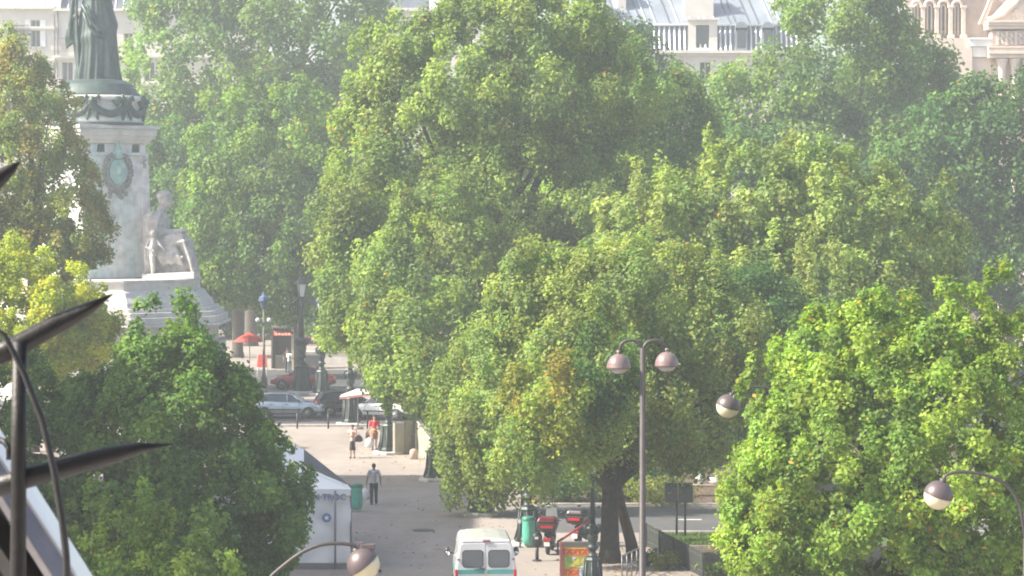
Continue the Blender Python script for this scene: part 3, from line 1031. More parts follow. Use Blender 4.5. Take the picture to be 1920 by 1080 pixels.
# --- the ornate stone facade at the top right
def ornate():
    D = 238.0
    x0 = at(1700, 60, D).x
    S = ppm(D)
    o = thing('ornate_facade', 'warm stone facade with tall arched bays, carved gable and columns at the top right corner', 'building', (x0, D, 0))
    X = lambda px: at(px, 60, D).x - x0
    Z = lambda py: at(1800, py, D).z
    w = X(2080)
    zt = Z(-60)
    # recessed back wall
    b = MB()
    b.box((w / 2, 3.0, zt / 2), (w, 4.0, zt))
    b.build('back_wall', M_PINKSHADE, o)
    b = MB()
    b.box((X(1760), 0.2, Z(72) / 2), (X(1822) - X(1700), 1.6, Z(72)))
    b.build('wall', M_PINKSTONE, o)
    # slender bays: pilasters with arches between them
    pil = [1708, 1732, 1758, 1784, 1808]
    zc = Z(12)
    for i, px in enumerate(pil):
        p = MB()
        p.box((X(px), 0.55, (Z(72) + zc) / 2), (0.36, 0.5, zc - Z(72)))
        p.box((X(px), 0.5, Z(70)), (0.62, 0.62, 0.5))
        p.box((X(px), 0.5, zc), (0.56, 0.6, 0.2))
        p.build('pilaster', M_PINKSTONE, o, bevel=0.03)
        if i < len(pil) - 1:
            xa_, xb_ = X(px), X(pil[i + 1])
            r = (xb_ - xa_) / 2
            outer, n = [], 10
            A = MB()
            pts = []
            for k in range(n + 1):
                a = PI * k / n
                pts.append((r - 0.16) * Vector((math.cos(a), 0, math.sin(a))) + Vector(((xa_ + xb_) / 2, 0.5, zc + 0.1)))
            A.tube(pts, 0.16, 6)
            pts2 = [(r - 0.42) * Vector((math.cos(PI * k / n), 0, math.sin(PI * k / n))) + Vector(((xa_ + xb_) / 2, 0.8, zc)) for k in range(n + 1)]
            A.tube([pts2[0] - Vector((0, 0, 2.6))] + pts2 + [pts2[-1] - Vector((0, 0, 2.6))], 0.10, 6)
            A.build('arch', M_PINKSTONE, o)
            gl = MB()
            gl.box(((xa_ + xb_) / 2, 0.93, (Z(60) + zc) / 2 + 0.2), (2 * r - 0.55, 0.06, zc - Z(60)))
            gl.build('pane', M_GLASS, o)
    b = MB()
    b.box((X(1760), 0.5, zc + 1.6), (X(1824) - X(1700), 0.5, 0.35))
    b.box((X(1760), 0.62, zc + 2.3), (X(1824) - X(1700), 0.5, 1.1))
    b.build('entablature', M_PINKSTONE, o, bevel=0.03)
    # the bright ledge
    b = MB()
    b.box(((X(1815) + X(1858)) / 2, -0.1, Z(80)), (X(1858) - X(1815), 1.6, 0.75))
    b.box(((X(1815) + X(1858)) / 2, -0.2, Z(74)), (X(1860) - X(1812), 1.8, 0.14))
    b.box(((X(1822) + X(1858)) / 2, 0.1, Z(98)), (X(1858) - X(1822), 1.2, 0.9))
    b.build('ledge', M_WHITEPAINT, o, bevel=0.03)
    b = MB()
    b.box(((X(1822) + X(1858)) / 2, 0.4, Z(108) / 2), (X(1858) - X(1822), 1.2, Z(108) - 0.02))
    b.build('side_wall', M_PINKSTONE, o)
    # gabled porch
    xl = X(1856)
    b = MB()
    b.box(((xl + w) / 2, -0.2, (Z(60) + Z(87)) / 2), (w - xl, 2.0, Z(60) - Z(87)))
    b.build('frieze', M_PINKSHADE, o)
    for k in range(6):
        f = MB()
        px = 1866 + k * 17
        f.box((X(px), -1.25, (Z(61) + Z(86)) / 2), (0.22, 0.12, Z(61) - Z(86)))
        f.build('frieze_rib', M_PINKSTONE, o)
        f = MB()
        for j in range(5):
            f.ball((X(px + 8) + 0.12 * math.sin(j * 2.1), -1.22, Z(66 + j * 4)), (0.17, 0.08, 0.12), 8)
        f.build('carved_relief', M_PINKSTONE, o)
    b = MB()
    for k, (py0, py1, out) in enumerate(((40, 45, -1.9), (45.2, 50, -1.7), (50.2, 56, -1.45), (88, 92, -1.5), (92.2, 98, -1.4), (98.2, 103, -1.6), (103.2, 110, -1.3))):
        b.box(((xl + w) / 2 - 0.2, out / 2 + 0.4, (Z(py0) + Z(py1)) / 2), (w - xl + 0.6 - 0.06 * k, 0.8 - out, Z(py0) - Z(py1)))
    b.build('cornice', M_PINKSTONE, o, bevel=0.02)
    # raking gable with a carved scroll on its slope
    b = MB()
    gx = X(1935)
    b.prism([(xl - 0.2, 0), (w, 0), (w, 4.2), (gx, 4.2)], Matrix.Translation((0, 0.4, Z(39))) @ Matrix.Rotation(PI / 2, 4, 'X'), 1.2)
    b.build('gable', M_PINKSTONE, o)
    b = MB()
    b.tube([(xl - 0.4, -1.0, Z(40) + 0.1), (xl + 1.0, -1.0, Z(40) + 0.5), (xl + 2.2, -1.0, Z(40) + 1.6), (gx, -1.0, Z(40) + 4.4)], 0.22, 6)
    b.tube([(X(1835), -0.2, Z(46)), (X(1848), -0.2, Z(18)), (X(1862), -0.2, Z(-20))], 0.14, 6)
    b.tube([(X(1841), -0.2, Z(46)), (X(1853), -0.2, Z(18)), (X(1867), -0.2, Z(-20))], 0.14, 6)
    b.build('raking_cornice', M_PINKSTONE, o)
    rr = random.Random(2)
    for k in range(26):
        f = MB()
        u_, v_ = rr.random(), rr.random()
        x = xl + 1.8 + u_ * 3.8
        z = Z(36) + v_ * min(3.4, (x - xl - 0.6) * 0.9)
        f.ball((x, -0.82, z), (0.12 + 0.2 * rr.random(), 0.12, 0.1 + 0.22 * rr.random()), 8)
        f.build('carved_relief', M_PINKSTONE, o)
    for px in (1876, 1900, 1924, 1948):
        f = MB()
        f.lathe([(0.42, 0), (0.42, 0.3), (0.33, 0.4), (0.30, Z(132) - 0.5), (0.34, Z(130)), (0.36, Z(124)), (0.52, Z(114)), (0.55, Z(111))], (X(px), -0.75, 0), 16)
        f.build('column', M_PINKSTONE, o)
    b = MB()
    b.box(((xl + w) / 2, 0.4, Z(111) / 2), (w - xl, 0.9, Z(111) - 0.02))
    b.build('porch_wall', M_PINKSTONE, o)


ornate()

# --- two houses added out of view on the left to shade the near ground
def shade_caster(label, y0, y1, h):
    t = thing('shade_house', label, 'building', (-28.0, y0, 0), 0, 'tall houses added out of view on the left for their shade')
    L_ = y1 - y0
    b = MB()
    wb_ = []
    for zz in range(5):
        k = 1.5
        while k + 1.2 < L_:
            wb_.append((k, 3.9 + zz * 3.5, k + 1.2, 6.0 + zz * 3.5))
            k += 3.0
    wall_with_openings(b, L_, h - 3, wb_)
    RZ = Matrix.Rotation(PI / 2, 3, 'Z')
    b.v = [tuple(RZ @ Vector(p)) for p in b.v]
    b.box((-8.6, L_ / 2, (h - 3) / 2), (16.4, L_ - .02, h - 3.02))
    b.build('wall', M_CREAM, t)
    r = MB()
    r.hull8([(-16.8, 0, h - 3), (0, 0, h - 3), (0, L_, h - 3), (-16.8, L_, h - 3)], [(-14, 0, h), (-2, 0, h), (-2, L_, h), (-14, L_, h)])
    r.build('roof', M_ZINC, t)
    c = MB()
    c.box((.2, L_ / 2, h - 3.1), (.5, L_, .3))
    c.build('cornice', M_CREAM2, t)
    p = MB()
    for x0_, z0_, x1_, z1_ in wb_:
        p.box((-.33, (x0_ + x1_) / 2, (z0_ + z1_) / 2), (.04, x1_ - x0_, z1_ - z0_))
    p.build('pane', M_GLASS, t)


shade_caster('tall cream house added out of view to shade the tent and the near pavement', 84.0, 114.5, 24.4)
shade_caster('tall cream house added out of view to shade the dark foreground tree at left', 50.0, 83.9, 24.4)

# ---------------------------------------------------------------- the monument
MD = 172.0
MS = ppm(MD)
mc = at(182, 400, MD)
mon = thing('monument_pedestal', 'tall square white stone pedestal with carved wreath, cornice and stepped base, left', 'monument', (mc.x, MD, 0))
MZ = lambda py: at(182, py, MD).z
TH = R(39.0)
ROT = Matrix.Rotation(TH, 3, 'Z')

m_streak = bpy.data.materials.new('stone_with_green_streaks')
m_streak.use_nodes = True
nt = m_streak.node_tree
bs = nt.nodes['Principled BSDF']
bs.inputs['Roughness'].default_value = 0.85
tc = nt.nodes.new('ShaderNodeTexCoord')
mp = nt.nodes.new('ShaderNodeMapping')
mp.inputs['Scale'].default_value = (1.3, 1.3, 0.10)
nt.links.new(tc.outputs['Object'], mp.inputs['Vector'])
n1 = nt.nodes.new('ShaderNodeTexNoise')
n1.inputs['Scale'].default_value = 0.9
n1.inputs['Detail'].default_value = 4
nt.links.new(mp.outputs['Vector'], n1.inputs['Vector'])
r1 = nt.nodes.new('ShaderNodeValToRGB')
r1.color_ramp.elements[0].position = 0.42
r1.color_ramp.elements[0].color = (0.80, 0.77, 0.75, 1)
r1.color_ramp.elements[1].position = 0.62
r1.color_ramp.elements[1].color = (0.60, 0.71, 0.68, 1)
nt.links.new(n1.outputs['Fac'], r1.inputs['Fac'])
n2 = nt.nodes.new('ShaderNodeTexNoise')
n2.inputs['Scale'].default_value = 2.2
n2.inputs['Detail'].default_value = 8
nt.links.new(tc.outputs['Object'], n2.inputs['Vector'])
r2 = nt.nodes.new('ShaderNodeValToRGB')
r2.color_ramp.elements[0].position = 0.3
r2.color_ramp.elements[0].color = (0.72, 0.70, 0.68, 1)
r2.color_ramp.elements[1].position = 0.6
r2.color_ramp.elements[1].color = (1, 1, 1, 1)
nt.links.new(n2.outputs['Fac'], r2.inputs['Fac'])
mx = nt.nodes.new('ShaderNodeMix')
mx.data_type = 'RGBA'
mx.blend_type = 'MULTIPLY'
mx.inputs['Factor'].default_value = 1.0
nt.links.new(r1.outputs['Color'], mx.inputs['A'])
nt.links.new(r2.outputs['Color'], mx.inputs['B'])
nt.links.new(mx.outputs['Result'], bs.inputs['Base Color'])
M_STREAK = m_streak

# lower stepped base (eight sided)
def octo(b, r, z0, z1, r2=None, a0=PI / 8):
    b.lathe([(r, z0), (r2 if r2 else r, z1)], (0, 0, 0), 8, smooth=False, a0=a0)


b = MB()
octo(b, 8.6, 0, MZ(640))
octo(b, 8.1, MZ(640) + .002, MZ(606))
b.build('lower_base', M_STONE, mon, bevel=0.05)
b = MB()
for py0, py1, r in ((606, 601, 8.75), (601, 588, 8.55), (588, 579, 8.3), (579, 572, 7.95)):
    octo(b, r / math.cos(PI / 8) * 0.945, MZ(py0) + .003, MZ(py1))
b.build('base_moulding', M_STONE, mon, bevel=0.05)
b = MB()
rr = 1 / math.cos(PI / 8) * 0.94
b.lathe([(7.7 * rr, MZ(572) + .003), (7.55 * rr, MZ(562)), (7.2 * rr, MZ(552)), (7.0 * rr, MZ(543)), (6.75 * rr, MZ(541)), (6.75 * rr, MZ(526)), (6.85 * rr, MZ(525)), (6.85 * rr, MZ(521))], (0, 0, 0), 8, smooth=False, a0=PI / 8)
b.build('upper_base', M_STONE, mon, bevel=0.04)

# shaft of coursed blocks, square in plan, turned a little
za, zb = MZ(520), MZ(292)
NC = 9
ha = 2.50
hb_ = 2.30
shaft = MB()
shaft.hull8([ROT @ Vector((sx * (ha - .06), sy * (ha - .06), za)) for sx, sy in ((-1, -1), (1, -1), (1, 1), (-1, 1))],
            [ROT @ Vector((sx * (hb_ - .06), sy * (hb_ - .06), zb)) for sx, sy in ((-1, -1), (1, -1), (1, 1), (-1, 1))])
sh = shaft.build('shaft', M_STREAK, mon)
for c in range(NC):
    t0, t1 = c / NC, (c + 1) / NC
    z0, z1 = za + (zb - za) * t0 + .012, za + (zb - za) * t1 - .012
    w0, w1 = ha + (hb_ - ha) * t0, ha + (hb_ - ha) * t1
    split = (-1, -0.35, 0.35, 1) if c % 2 else (-1, 0.0, 1)
    for face in range(4):
        F = ROT @ Matrix.Rotation(face * PI / 2, 3, 'Z')
        for k in range(len(split) - 1):
            a, e = split[k], split[k + 1]
            g = 0.005
            blk = MB()
            lo = [(a * w0 + g, -w0, z0), (e * w0 - g, -w0, z0), (e * (w0 - .09) - g, -w0 + .085, z0), (a * (w0 - .09) + g, -w0 + .085, z0)]
            hi = [(a * w1 + g, -w1, z1), (e * w1 - g, -w1, z1), (e * (w1 - .09) - g, -w1 + .085, z1), (a * (w1 - .09) + g, -w1 + .085, z1)]
            blk.hull8([F @ Vector(p) for p in lo], [F @ Vector(p) for p in hi])
            blk.build('stone_block', M_STREAK, sh)
# corner pilaster strips, frieze and cornice
for face in range(4):
    F = ROT @ Matrix.Rotation(face * PI / 2, 3, 'Z')
    pl = MB()
    c0, c1 = F @ Vector((ha - .02, -ha + .02, 0)), F @ Vector((hb_ - .02, -hb_ + .02, 0))
    pl.hull8([F @ Vector((ha - .02 + dx, -ha + .02 + dy, za)) for dx, dy in ((-.45, -.12), (.12, -.12), (.12, .45), (-.45, .45))],
             [F @ Vector((hb_ - .02 + dx, -hb_ + .02 + dy, zb)) for dx, dy in ((-.4, -.1), (.1, -.1), (.1, .4), (-.4, .4))])
    pl.build('corner_pilaster', M_STREAK, mon)
    cp_ = MB()
    for k in range(5):
        cp_.ball(F @ Vector((hb_ - .25 + 0.1 * math.sin(k * 2.2), -hb_ - .12, zb - 0.1 - 0.16 * k)), (0.16, 0.16, 0.1), 8)
    cp_.build('capital_carving', M_CARVED, mon)


def square(b, h, z0, z1, h2=None):
    h2 = h2 or h
    b.hull8([ROT @ Vector((sx * h, sy * h, z0)) for sx, sy in ((-1, -1), (1, -1), (1, 1), (-1, 1))],
            [ROT @ Vector((sx * h2, sy * h2, z1)) for sx, sy in ((-1, -1), (1, -1), (1, 1), (-1, 1))])


b = MB()
square(b, 2.42, zb, MZ(287))
square(b, 2.28, MZ(287) + .002, MZ(270))
b.build('frieze', M_STREAK, mon, bevel=0.03)
b = MB()
square(b, 2.45, MZ(270) + .002, MZ(264), 2.55)
square(b, 2.55, MZ(264) + .002, MZ(256), 2.74)
square(b, 2.80, MZ(256) + .002, MZ(243))
square(b, 2.95, MZ(243) + .002, MZ(236.5))
b.build('cornice', M_STONE, mon, bevel=0.03)
for face in range(4):
    F = ROT @ Matrix.Rotation(face * PI / 2, 3, 'Z')
    for x in (-1.05, 1.5):
        t = MB()
        t.hull8([F @ Vector((x - .28, -2.3, MZ(286))), F @ Vector((x + .28, -2.3, MZ(286))), F @ Vector((x + .28, -2.2, MZ(286))), F @ Vector((x - .28, -2.2, MZ(286)))],
                [F @ Vector((x - .2, -2.42, MZ(272))), F @ Vector((x + .2, -2.42, MZ(272))), F @ Vector((x + .2, -2.2, MZ(272))), F @ Vector((x - .2, -2.2, MZ(272)))])
        t.build('triglyph', M_BRONZE, mon)
# carved wreath with shield on the front face
wr = Vector((0.12, -hb_ - 0.02, 0))
M_VERDI = mat('verdigris', (0.34, 0.49, 0.45), 0.7, 0, 0.2, 2)
cart = MB()
zc = (MZ(345) + MZ(300)) / 2
poly = [(math.cos(a) * 0.62, math.sin(a) * 0.8) for a in np.linspace(0, 2 * PI, 18, endpoint=False)]
FM = ROT.to_4x4() @ Matrix.Translation((0.1, -hb_ - .20, zc)) @ Matrix.Rotation(PI / 2, 4, 'X')
cart.prism(poly, FM @ Matrix.Translation((0, 0, -0.2)), 0.26)
co = cart.build('shield', M_VERDI, mon, bevel=0.05)
t = MB()
t.ball(ROT @ Vector((0.1, -hb_ - .3, zc + 0.1)), (0.25, 0.12, 0.3), 10)
t.build('shield_boss', M_VERDI, co)
wre = MB()
rw = random.Random(5)
for k in range(46):
    a = PI * 1.5 + (k / 45 - 0.5) * 2 * PI * 0.86
    for j in range(2):
        rr_ = 0.88 + 0.16 * rw.random()
        p = ROT @ Vector((0.1 + math.cos(a) * rr_, -hb_ - .17, zc + math.sin(a) * rr_ * 1.2))
        wre.ball(p, (0.13, 0.11, 0.13), 6)
for k in range(14):
    wre.ball(ROT @ Vector((0.1 + (rw.random() - .5) * 1.3, -hb_ - .15, zc - 1.15 - 0.5 * rw.random())), (0.12, 0.1, 0.15), 6)
wre.build('laurel_wreath', mat('dark_carving', (0.24, 0.235, 0.215), 0.9, 0, 0.25, 4), mon)
cr = MB()
for k, (r_, z_) in enumerate(((0.42, 1.0), (0.36, 1.25), (0.26, 1.5), (0.16, 1.75), (0.1, 1.95))):
    cr.ball(ROT @ Vector((0.1, -hb_ - .16, zc + z_)), (r_, 0.16, 0.2), 8)
cr.build('shield_crest', M_VERDI, mon)
# a draped branch on the sunlit left face
FL = ROT @ Matrix.Rotation(-PI / 2, 3, 'Z')
br = MB()
pts = [FL @ Vector((x, -hb_ - .18, z)) for x, z in ((0.3, MZ(318)), (0.6, MZ(335)), (1.0, MZ(352)), (0.85, MZ(372)), (0.2, MZ(385)), (-0.6, MZ(392)))]
br.tube(pts, [0.05, 0.09, 0.12, 0.12, 0.1, 0.05], 6)
for k in range(40):
    i = rw.randrange(5)
    p = pts[i].lerp(pts[i + 1], rw.random())
    br.ball(p + Vector((rw.uniform(-.2, .2), rw.uniform(-.12, .05), rw.uniform(-.2, .2))), 0.1, 6)
br.build('carved_branch', M_CARVED, mon)

# --- round drum with the bronze garland, and the statue on its domed plinth
drum = thing('round_drum', 'round white stone drum hung with a dark garland, on top of the pedestal', 'plinth', (mc.x, MD, MZ(236.5) + .002))
DZ0 = MZ(236.5)
dz = lambda py: MZ(py) - DZ0
b = MB()
b.lathe([(3.08, 0), (3.08, dz(233)), (3.0, dz(231))], (0, 0, 0), 48)
b.build('base_ring', M_BRONZE, drum)
b = MB()
b.lathe([(2.98, dz(231)), (2.92, dz(222)), (2.80, dz(216)), (2.78, dz(193)), (2.9, dz(191)), (3.0, dz(190))], (0, 0, 0), 48)
b.build('drum_wall', M_STREAK, drum)
b = MB()
b.lathe([(3.02, dz(190) + .002), (3.05, dz(188)), (3.0, dz(183)), (2.86, dz(181))], (0, 0, 0), 48)
b.build('drum_cornice', M_STONE, drum)


def on_drum(a, z, r=2.92):
    return Vector((math.sin(a) * r, -math.cos(a) * r, z))


NG = 8
for g in range(NG):
    a0 = -0.72 + g * 2 * PI / NG * 1.0
    a1 = a0 + 2 * PI / NG
    rb = random.Random(g)
    gl = MB()
    n = 18
    for k in range(n + 1):
        t = k / n
        a = a0 + (a1 - a0) * t
        sag = 4 * t * (1 - t)
        z = dz(196) + (dz(216) - dz(196)) * sag
        rad = 0.14 + 0.12 * sag
        gl.ball(on_drum(a, z, 2.95), (rad, rad, rad), 8)
        gl.ball(on_drum(a + rb.uniform(-.03, .03), z + rb.uniform(-.1, .1), 3.08), 0.11, 6)
    gl.build('garland', M_BRONZE, drum)
    mk_ = MB()
    z = dz(195)
    mk_.ball(on_drum(a0, z, 2.98), (0.34, 0.3, 0.42), 10)
    mk_.ball(on_drum(a0, z + 0.12, 3.2), (0.22, 0.22, 0.25), 8)
    for s in (-1, 1):
        mk_.tube([on_drum(a0 + s * .05, z + .2, 3.0), on_drum(a0 + s * .13, z + .45, 3.05), on_drum(a0 + s * .16, z + .1, 3.1)], [.12, .14, .08], 6)
        mk_.tube([on_drum(a0 + s * .05, z - .3, 2.95), on_drum(a0 + s * .09, z - .8, 3.0), on_drum(a0 + s * .12, z - 1.15, 3.0)], [.16, .18, .06], 6)
    mk_.build('lion_mask', M_BRONZE, drum, remesh=0.05)
    am = MB()
    a = a0 + PI / NG * 1.35
    am.lathe([(0.0, dz(205)), (0.16, dz(199)), (0.34, dz(192)), (0.3, dz(186)), (0.2, dz(183))], on_drum(a, 0, 3.02), 10, sy=0.5)
    am.build('pendant', M_BRONZE, drum)

sta = thing('bronze_statue', 'huge green bronze standing woman in long robes, cut off by the top of the picture', 'statue', (mc.x, MD, MZ(181) + .01))
SZ0 = MZ(181)
sz = lambda py: MZ(py) - SZ0
b = MB()
b.lathe([(2.84, 0), (2.8, 0.12), (2.62, 0.2), (2.58, 0.42), (2.42, 0.5), (2.36, 0.72), (2.12, 0.82), (1.9, 0.98), (1.5, 1.05), (0.6, 1.1)], (0, 0, 0), 56)
b.build('domed_plinth', M_BRONZE, sta)


def robe():
    """folded cloth from the hem up to the shoulders, one closed skin"""
    ZS = [(0.75, 1.42, 1.0, .0), (1.3, 1.34, .98, .0), (2.2, 1.27, .95, .02), (3.2, 1.2, .9, .02), (4.2, 1.18, .86, .0), (5.0, 1.14, .8, .0), (5.7, 1.0, .72, .0), (6.2, .92, .68, 0), (6.8, 1.0, .72, 0), (7.5, 1.08, .72, 0), (8.0, .95, .6, 0), (8.3, .5, .42, 0), (8.5, .3, .3, 0)]
    n = 120
    b = MB()
    verts, faces = [], []
    dense = []
    for i in range(len(ZS) - 1):
        for t in np.linspace(0, 1, 6, endpoint=False):
            s = t * t * (3 - 2 * t)
            dense.append(tuple(ZS[i][k] + (ZS[i + 1][k] - ZS[i][k]) * (t if k == 0 else s) for k in range(4)))
    dense.append(ZS[-1])
    for z, rx, ry, off in dense:
        for k in range(n):
            a = 2 * PI * k / n
            low = max(0.0, min(1.0, (5.2 - z) / 4.2))
            amp = 0.05 + 0.10 * low
            f = (0.55 * math.sin(13 * a + 0.5 * math.sin(z * 1.3)) + 0.45 * math.sin(21 * a + 1.3 + 0.7 * math.sin(z * 0.9 + 1)) + 0.5 * math.sin(7 * a + z * 0.35))
            f = math.copysign(abs(f) ** 0.8, f)
            r = 1 + amp * f * 0.8
            # swagged overfold at the hip
            sw = math.exp(-((z - (4.2 + 0.5 * math.cos(a - 0.6))) / 0.35) ** 2) * 0.10
            # long smooth panel in front, as the cloth hangs over the advanced leg
            flare = 0.30 * max(0, math.cos(a - 0.25)) ** 3 * max(0, (2.2 - z) / 2.2) ** 2
            x = rx * (r + sw + flare) * math.cos(a)
            y = ry * (r + sw) * math.sin(a)
            verts.append((x + off + 0.05, y, z))
    m = len(dense)
    for i in range(m - 1):
        for k in range(n):
            a, c = i * n + k, i * n + (k + 1) % n
            faces.append((a, c, c + n, a + n))
    faces.append(tuple(range(n - 1, -1, -1)))
    faces.append(tuple(range((m - 1) * n, m * n)))
    b.add(verts, faces, 0, True)
    return b


robe().build('robe', M_BRONZE, sta)
# upper body, raised right arm, bent left arm, head with soft cap: one skin
b = MB()
b.ball((0.05, -0.05, 7.2), (0.95, 0.6, 1.0), 16)
b.tube([(0.05, 0, 7.9), (0.05, -0.05, 8.7), (0.05, -0.1, 9.2)], [.5, .3, .32], 12)
b.ball((0.05, -0.15, 9.35), (0.42, 0.48, 0.58), 16)
b.ball((0.05, -0.62, 9.28), (0.08, 0.1, 0.13), 8)
b.ball((0.05, -0.05, 9.75), (0.5, 0.52, 0.4), 14)
b.ball((0.05, -0.35, 10.05), (0.28, 0.3, 0.25), 10)
b.tube([(-0.85, -0.1, 7.9), (-1.35, -0.3, 8.3), (-1.55, -0.5, 9.2), (-1.5, -0.6, 10.2)], [.36, .3, .25, .17], 10)
b.ball((-1.5, -0.62, 10.4), (.2, .16, .24), 10)
b.tube([(0.9, -0.1, 7.8), (1.2, -0.2, 6.9), (1.15, -0.75, 6.3), (0.75, -1.05, 6.35)], [.36, .3, .25, .17], 10)
b.ball((0.65, -1.1, 6.35), (.2, .2, .15), 10)
b.build('upper_body', M_BRONZE, sta, remesh=0.06)
b = MB()
b.box((0.75, -1.15, 6.9), (0.95, 0.16, 1.4), (0.15, 0, 0.15))
b.build('tablet', M_BRONZE, sta, bevel=0.05)
b = MB()
b.tube([(-1.5, -0.62, 10.4), (-1.5, -0.7, 11.2), (-1.4, -0.75, 12.0)], [.06, .05, .02], 6)
for k in range(24):
    z = 10.7 + k * 0.055
    a = k * 2.4
    b.ball((-1.48 + 0.22 * math.cos(a), -0.7 + 0.22 * math.sin(a), z), (0.14, 0.05, 0.1), 6)
b.build('olive_branch', M_BRONZE, sta)
# sword hanging at the left, its broad scabbard end below
b = MB()
sp = lambda px, py, y=-0.4: Vector(((px - 182) / MS, y, sz(py)))
b.tube([sp(150, -60), sp(141, 0), sp(136, 45), sp(134, 74)], [0.13, 0.16, 0.17, 0.17], 8)
b.tube([sp(130, 52), sp(129, 70), sp(129, 86)], [0.08, 0.16, 0.12], 7)
b.hull8([sp(127, 93, -.55), sp(144, 80, -.55), sp(144, 80, -.2), sp(127, 93, -.2)], [sp(128, 70, -.5), sp(140, 66, -.5), sp(140, 66, -.25), sp(128, 70, -.25)])
b.ball(sp(146, 33), (0.22, 0.22, 0.3), 8)
b.build('sword', M_BRONZE, sta, remesh=0.05)
b = MB()
b.tube([sp(147, -10, -.5), sp(149, 60, -.55), sp(152, 120, -.6), sp(154, 158, -.65)], [0.10, 0.10, 0.09, 0.09], 8)
b.tube([sp(143, 20, -.3), sp(146, 80, -.3), sp(150, 130, -.3), sp(152, 146, -.3)], [0.2, 0.22, 0.18, 0.1], 8)
b.tube([sp(199, 0, -.35), sp(204, 60, -.3), sp(208, 110, -.2), sp(214, 140, -.2), sp(221, 152, -.2)], [0.18, 0.2, 0.24, 0.2, 0.12], 8)
b.build('cloak_edge', M_BRONZE, sta, remesh=0.05)
for (xs, ys, zs) in (([160, 176, 190, 197], [10, 40, 58, 62], -.98), ([163, 172, 186, 198], [26, 50, 68, 72], -1.0), ([168, 178, 190], [12, 30, 40], -.9)):
    f = MB()
    f.tube([sp(x, y, zs) for x, y in zip(xs, ys)], 0.10, 7)
    f.build('fold', M_BRONZE, sta)

# --- seated stone figure against the right corner of the pedestal
figz = MZ(521)
fx = (300 - 182) / MS + mc.x
seat = thing('seated_stone_figure', 'pale carved seated figure with bowed head at the right corner of the pedestal', 'statue', (fx, MD - 1.2, figz + .002))
fz = lambda py: MZ(py) - figz
fp = lambda px, py, y=0.0: Vector(((px - 300) / MS, y, fz(py)))
b = MB()
# head with hood, neck, torso
b.ball(fp(314, 374), (0.46, 0.5, 0.50), 14)
b.ball(fp(322, 380), (0.22, 0.34, 0.34), 12)
b.ball(fp(328, 381), (0.08, 0.1, 0.11), 8)
b.ball(fp(312, 367), (0.52, 0.55, 0.36), 14)
b.tube([fp(313, 385), fp(306, 397)], [.28, .36], 10)
b.ball(fp(296, 416), (.72, 1.0, .72), 14)
b.ball(fp(291, 432), (.55, .95, .5), 12)
for k in range(7):
    b.tube([fp(308 - 2 * k, 396, -.55 - .06 * k), fp(303 - 3 * k, 415, -.95), fp(300 - 2 * k, 440, -.98)], [.09, .11, .08], 6)
b.tube([fp(300, 398), fp(297, 412), fp(298, 432), fp(302, 455)], [.52, .72, .66, .72], 14, flat=1.25)
for s in (-0.62, 0.62):
    b.tube([fp(297, 404, s), fp(290, 420, s * 1.25), fp(304, 434, s * 1.1), fp(330, 436, s * .8), fp(350, 432, s * .6)], [.34, .32, .27, .22, .16], 10)
    b.ball(fp(353, 432, s * .55), (.2, .13, .12), 8)
    # thighs, shins, feet
    b.tube([fp(304, 462, s * .7), fp(330, 452, s), fp(352, 450, s * 1.05)], [.5, .48, .42], 12)
    b.tube([fp(352, 450, s * 1.05), fp(358, 478, s), fp(364, 505, s * .95)], [.42, .34, .24], 12)
    b.tube([fp(362, 508, s * .95), fp(374, 510, s * .95)], [.2, .14], 8)
# robes over the lap and down to the ground
for k in range(11):
    y = -1.0 + 0.2 * k
    b.tube([fp(330 + 2 * math.sin(k * 2), 456, y), fp(352, 452 + 3 * math.sin(k * 1.7), y), fp(362 + 3 * math.sin(k), 478, y * 1.02), fp(369 + 3 * math.sin(k * 2.3), 508, y * 1.05)], [.16, .17, .16, .15], 7)
for k in range(9):
    t = k / 8
    b.tube([fp(296 + 40 * t, 462, -0.95), fp(305 + 38 * t, 480, -1.12), fp(316 + 34 * t, 497 - 6 * math.sin(t * PI), -1.12)], [.13, .15, .11], 6)
b.tube([fp(312, 470, -1.0), fp(330, 492, -1.15), fp(352, 480, -1.12)], [.12, .16, .12], 6)
b.hull8([fp(283, 514, -.9), fp(360, 514, -.9), fp(360, 514, .9), fp(283, 514, .9)], [fp(283, 462, -.75), fp(345, 466, -.75), fp(345, 466, .75), fp(283, 462, .75)])
b.build('seated_body', M_CARVED, seat, remesh=0.045)
b = MB()
# child standing at the knees
b.ball(fp(296, 437, -1.25), (.26, .26, .3), 12)
b.tube([fp(296, 446, -1.2), fp(296, 462, -1.25), fp(295, 478, -1.25)], [.28, .34, .3], 10)
for s in (-.18, .18):
    b.tube([fp(295, 478, -1.25 + s), fp(297, 498, -1.35 + s), fp(296, 516, -1.3 + s)], [.2, .15, .1], 8)
b.tube([fp(290, 450, -1.4), fp(284, 462, -1.5), fp(300, 470, -1.6)], [.12, .1, .08], 7)
b.tube([fp(303, 450, -1.3), fp(312, 460, -1.4), fp(320, 470, -1.3)], [.12, .1, .08], 7)
b.build('child_figure', M_CARVED, seat, remesh=0.05)
b = MB()
for k in range(8):
    b.tube([fp(281 + 2.2 * k, 458, -1.0), fp(282 + 2.0 * k, 490, -1.05), fp(283 + 2.0 * k, 515, -1.0)], [.1, .09, .12], 6)
b.build('hanging_drapery', M_CARVED, seat)
b = MB()
b.hull8([fp(277, 521, -1.7), fp(374, 521, -1.7), fp(374, 521, 1.5), fp(277, 521, 1.5)], [fp(277, 512, -1.6), fp(373, 508, -1.6), fp(373, 508, 1.4), fp(277, 512, 1.4)])
b.build('figure_plinth', M_STONE, seat, bevel=0.04)
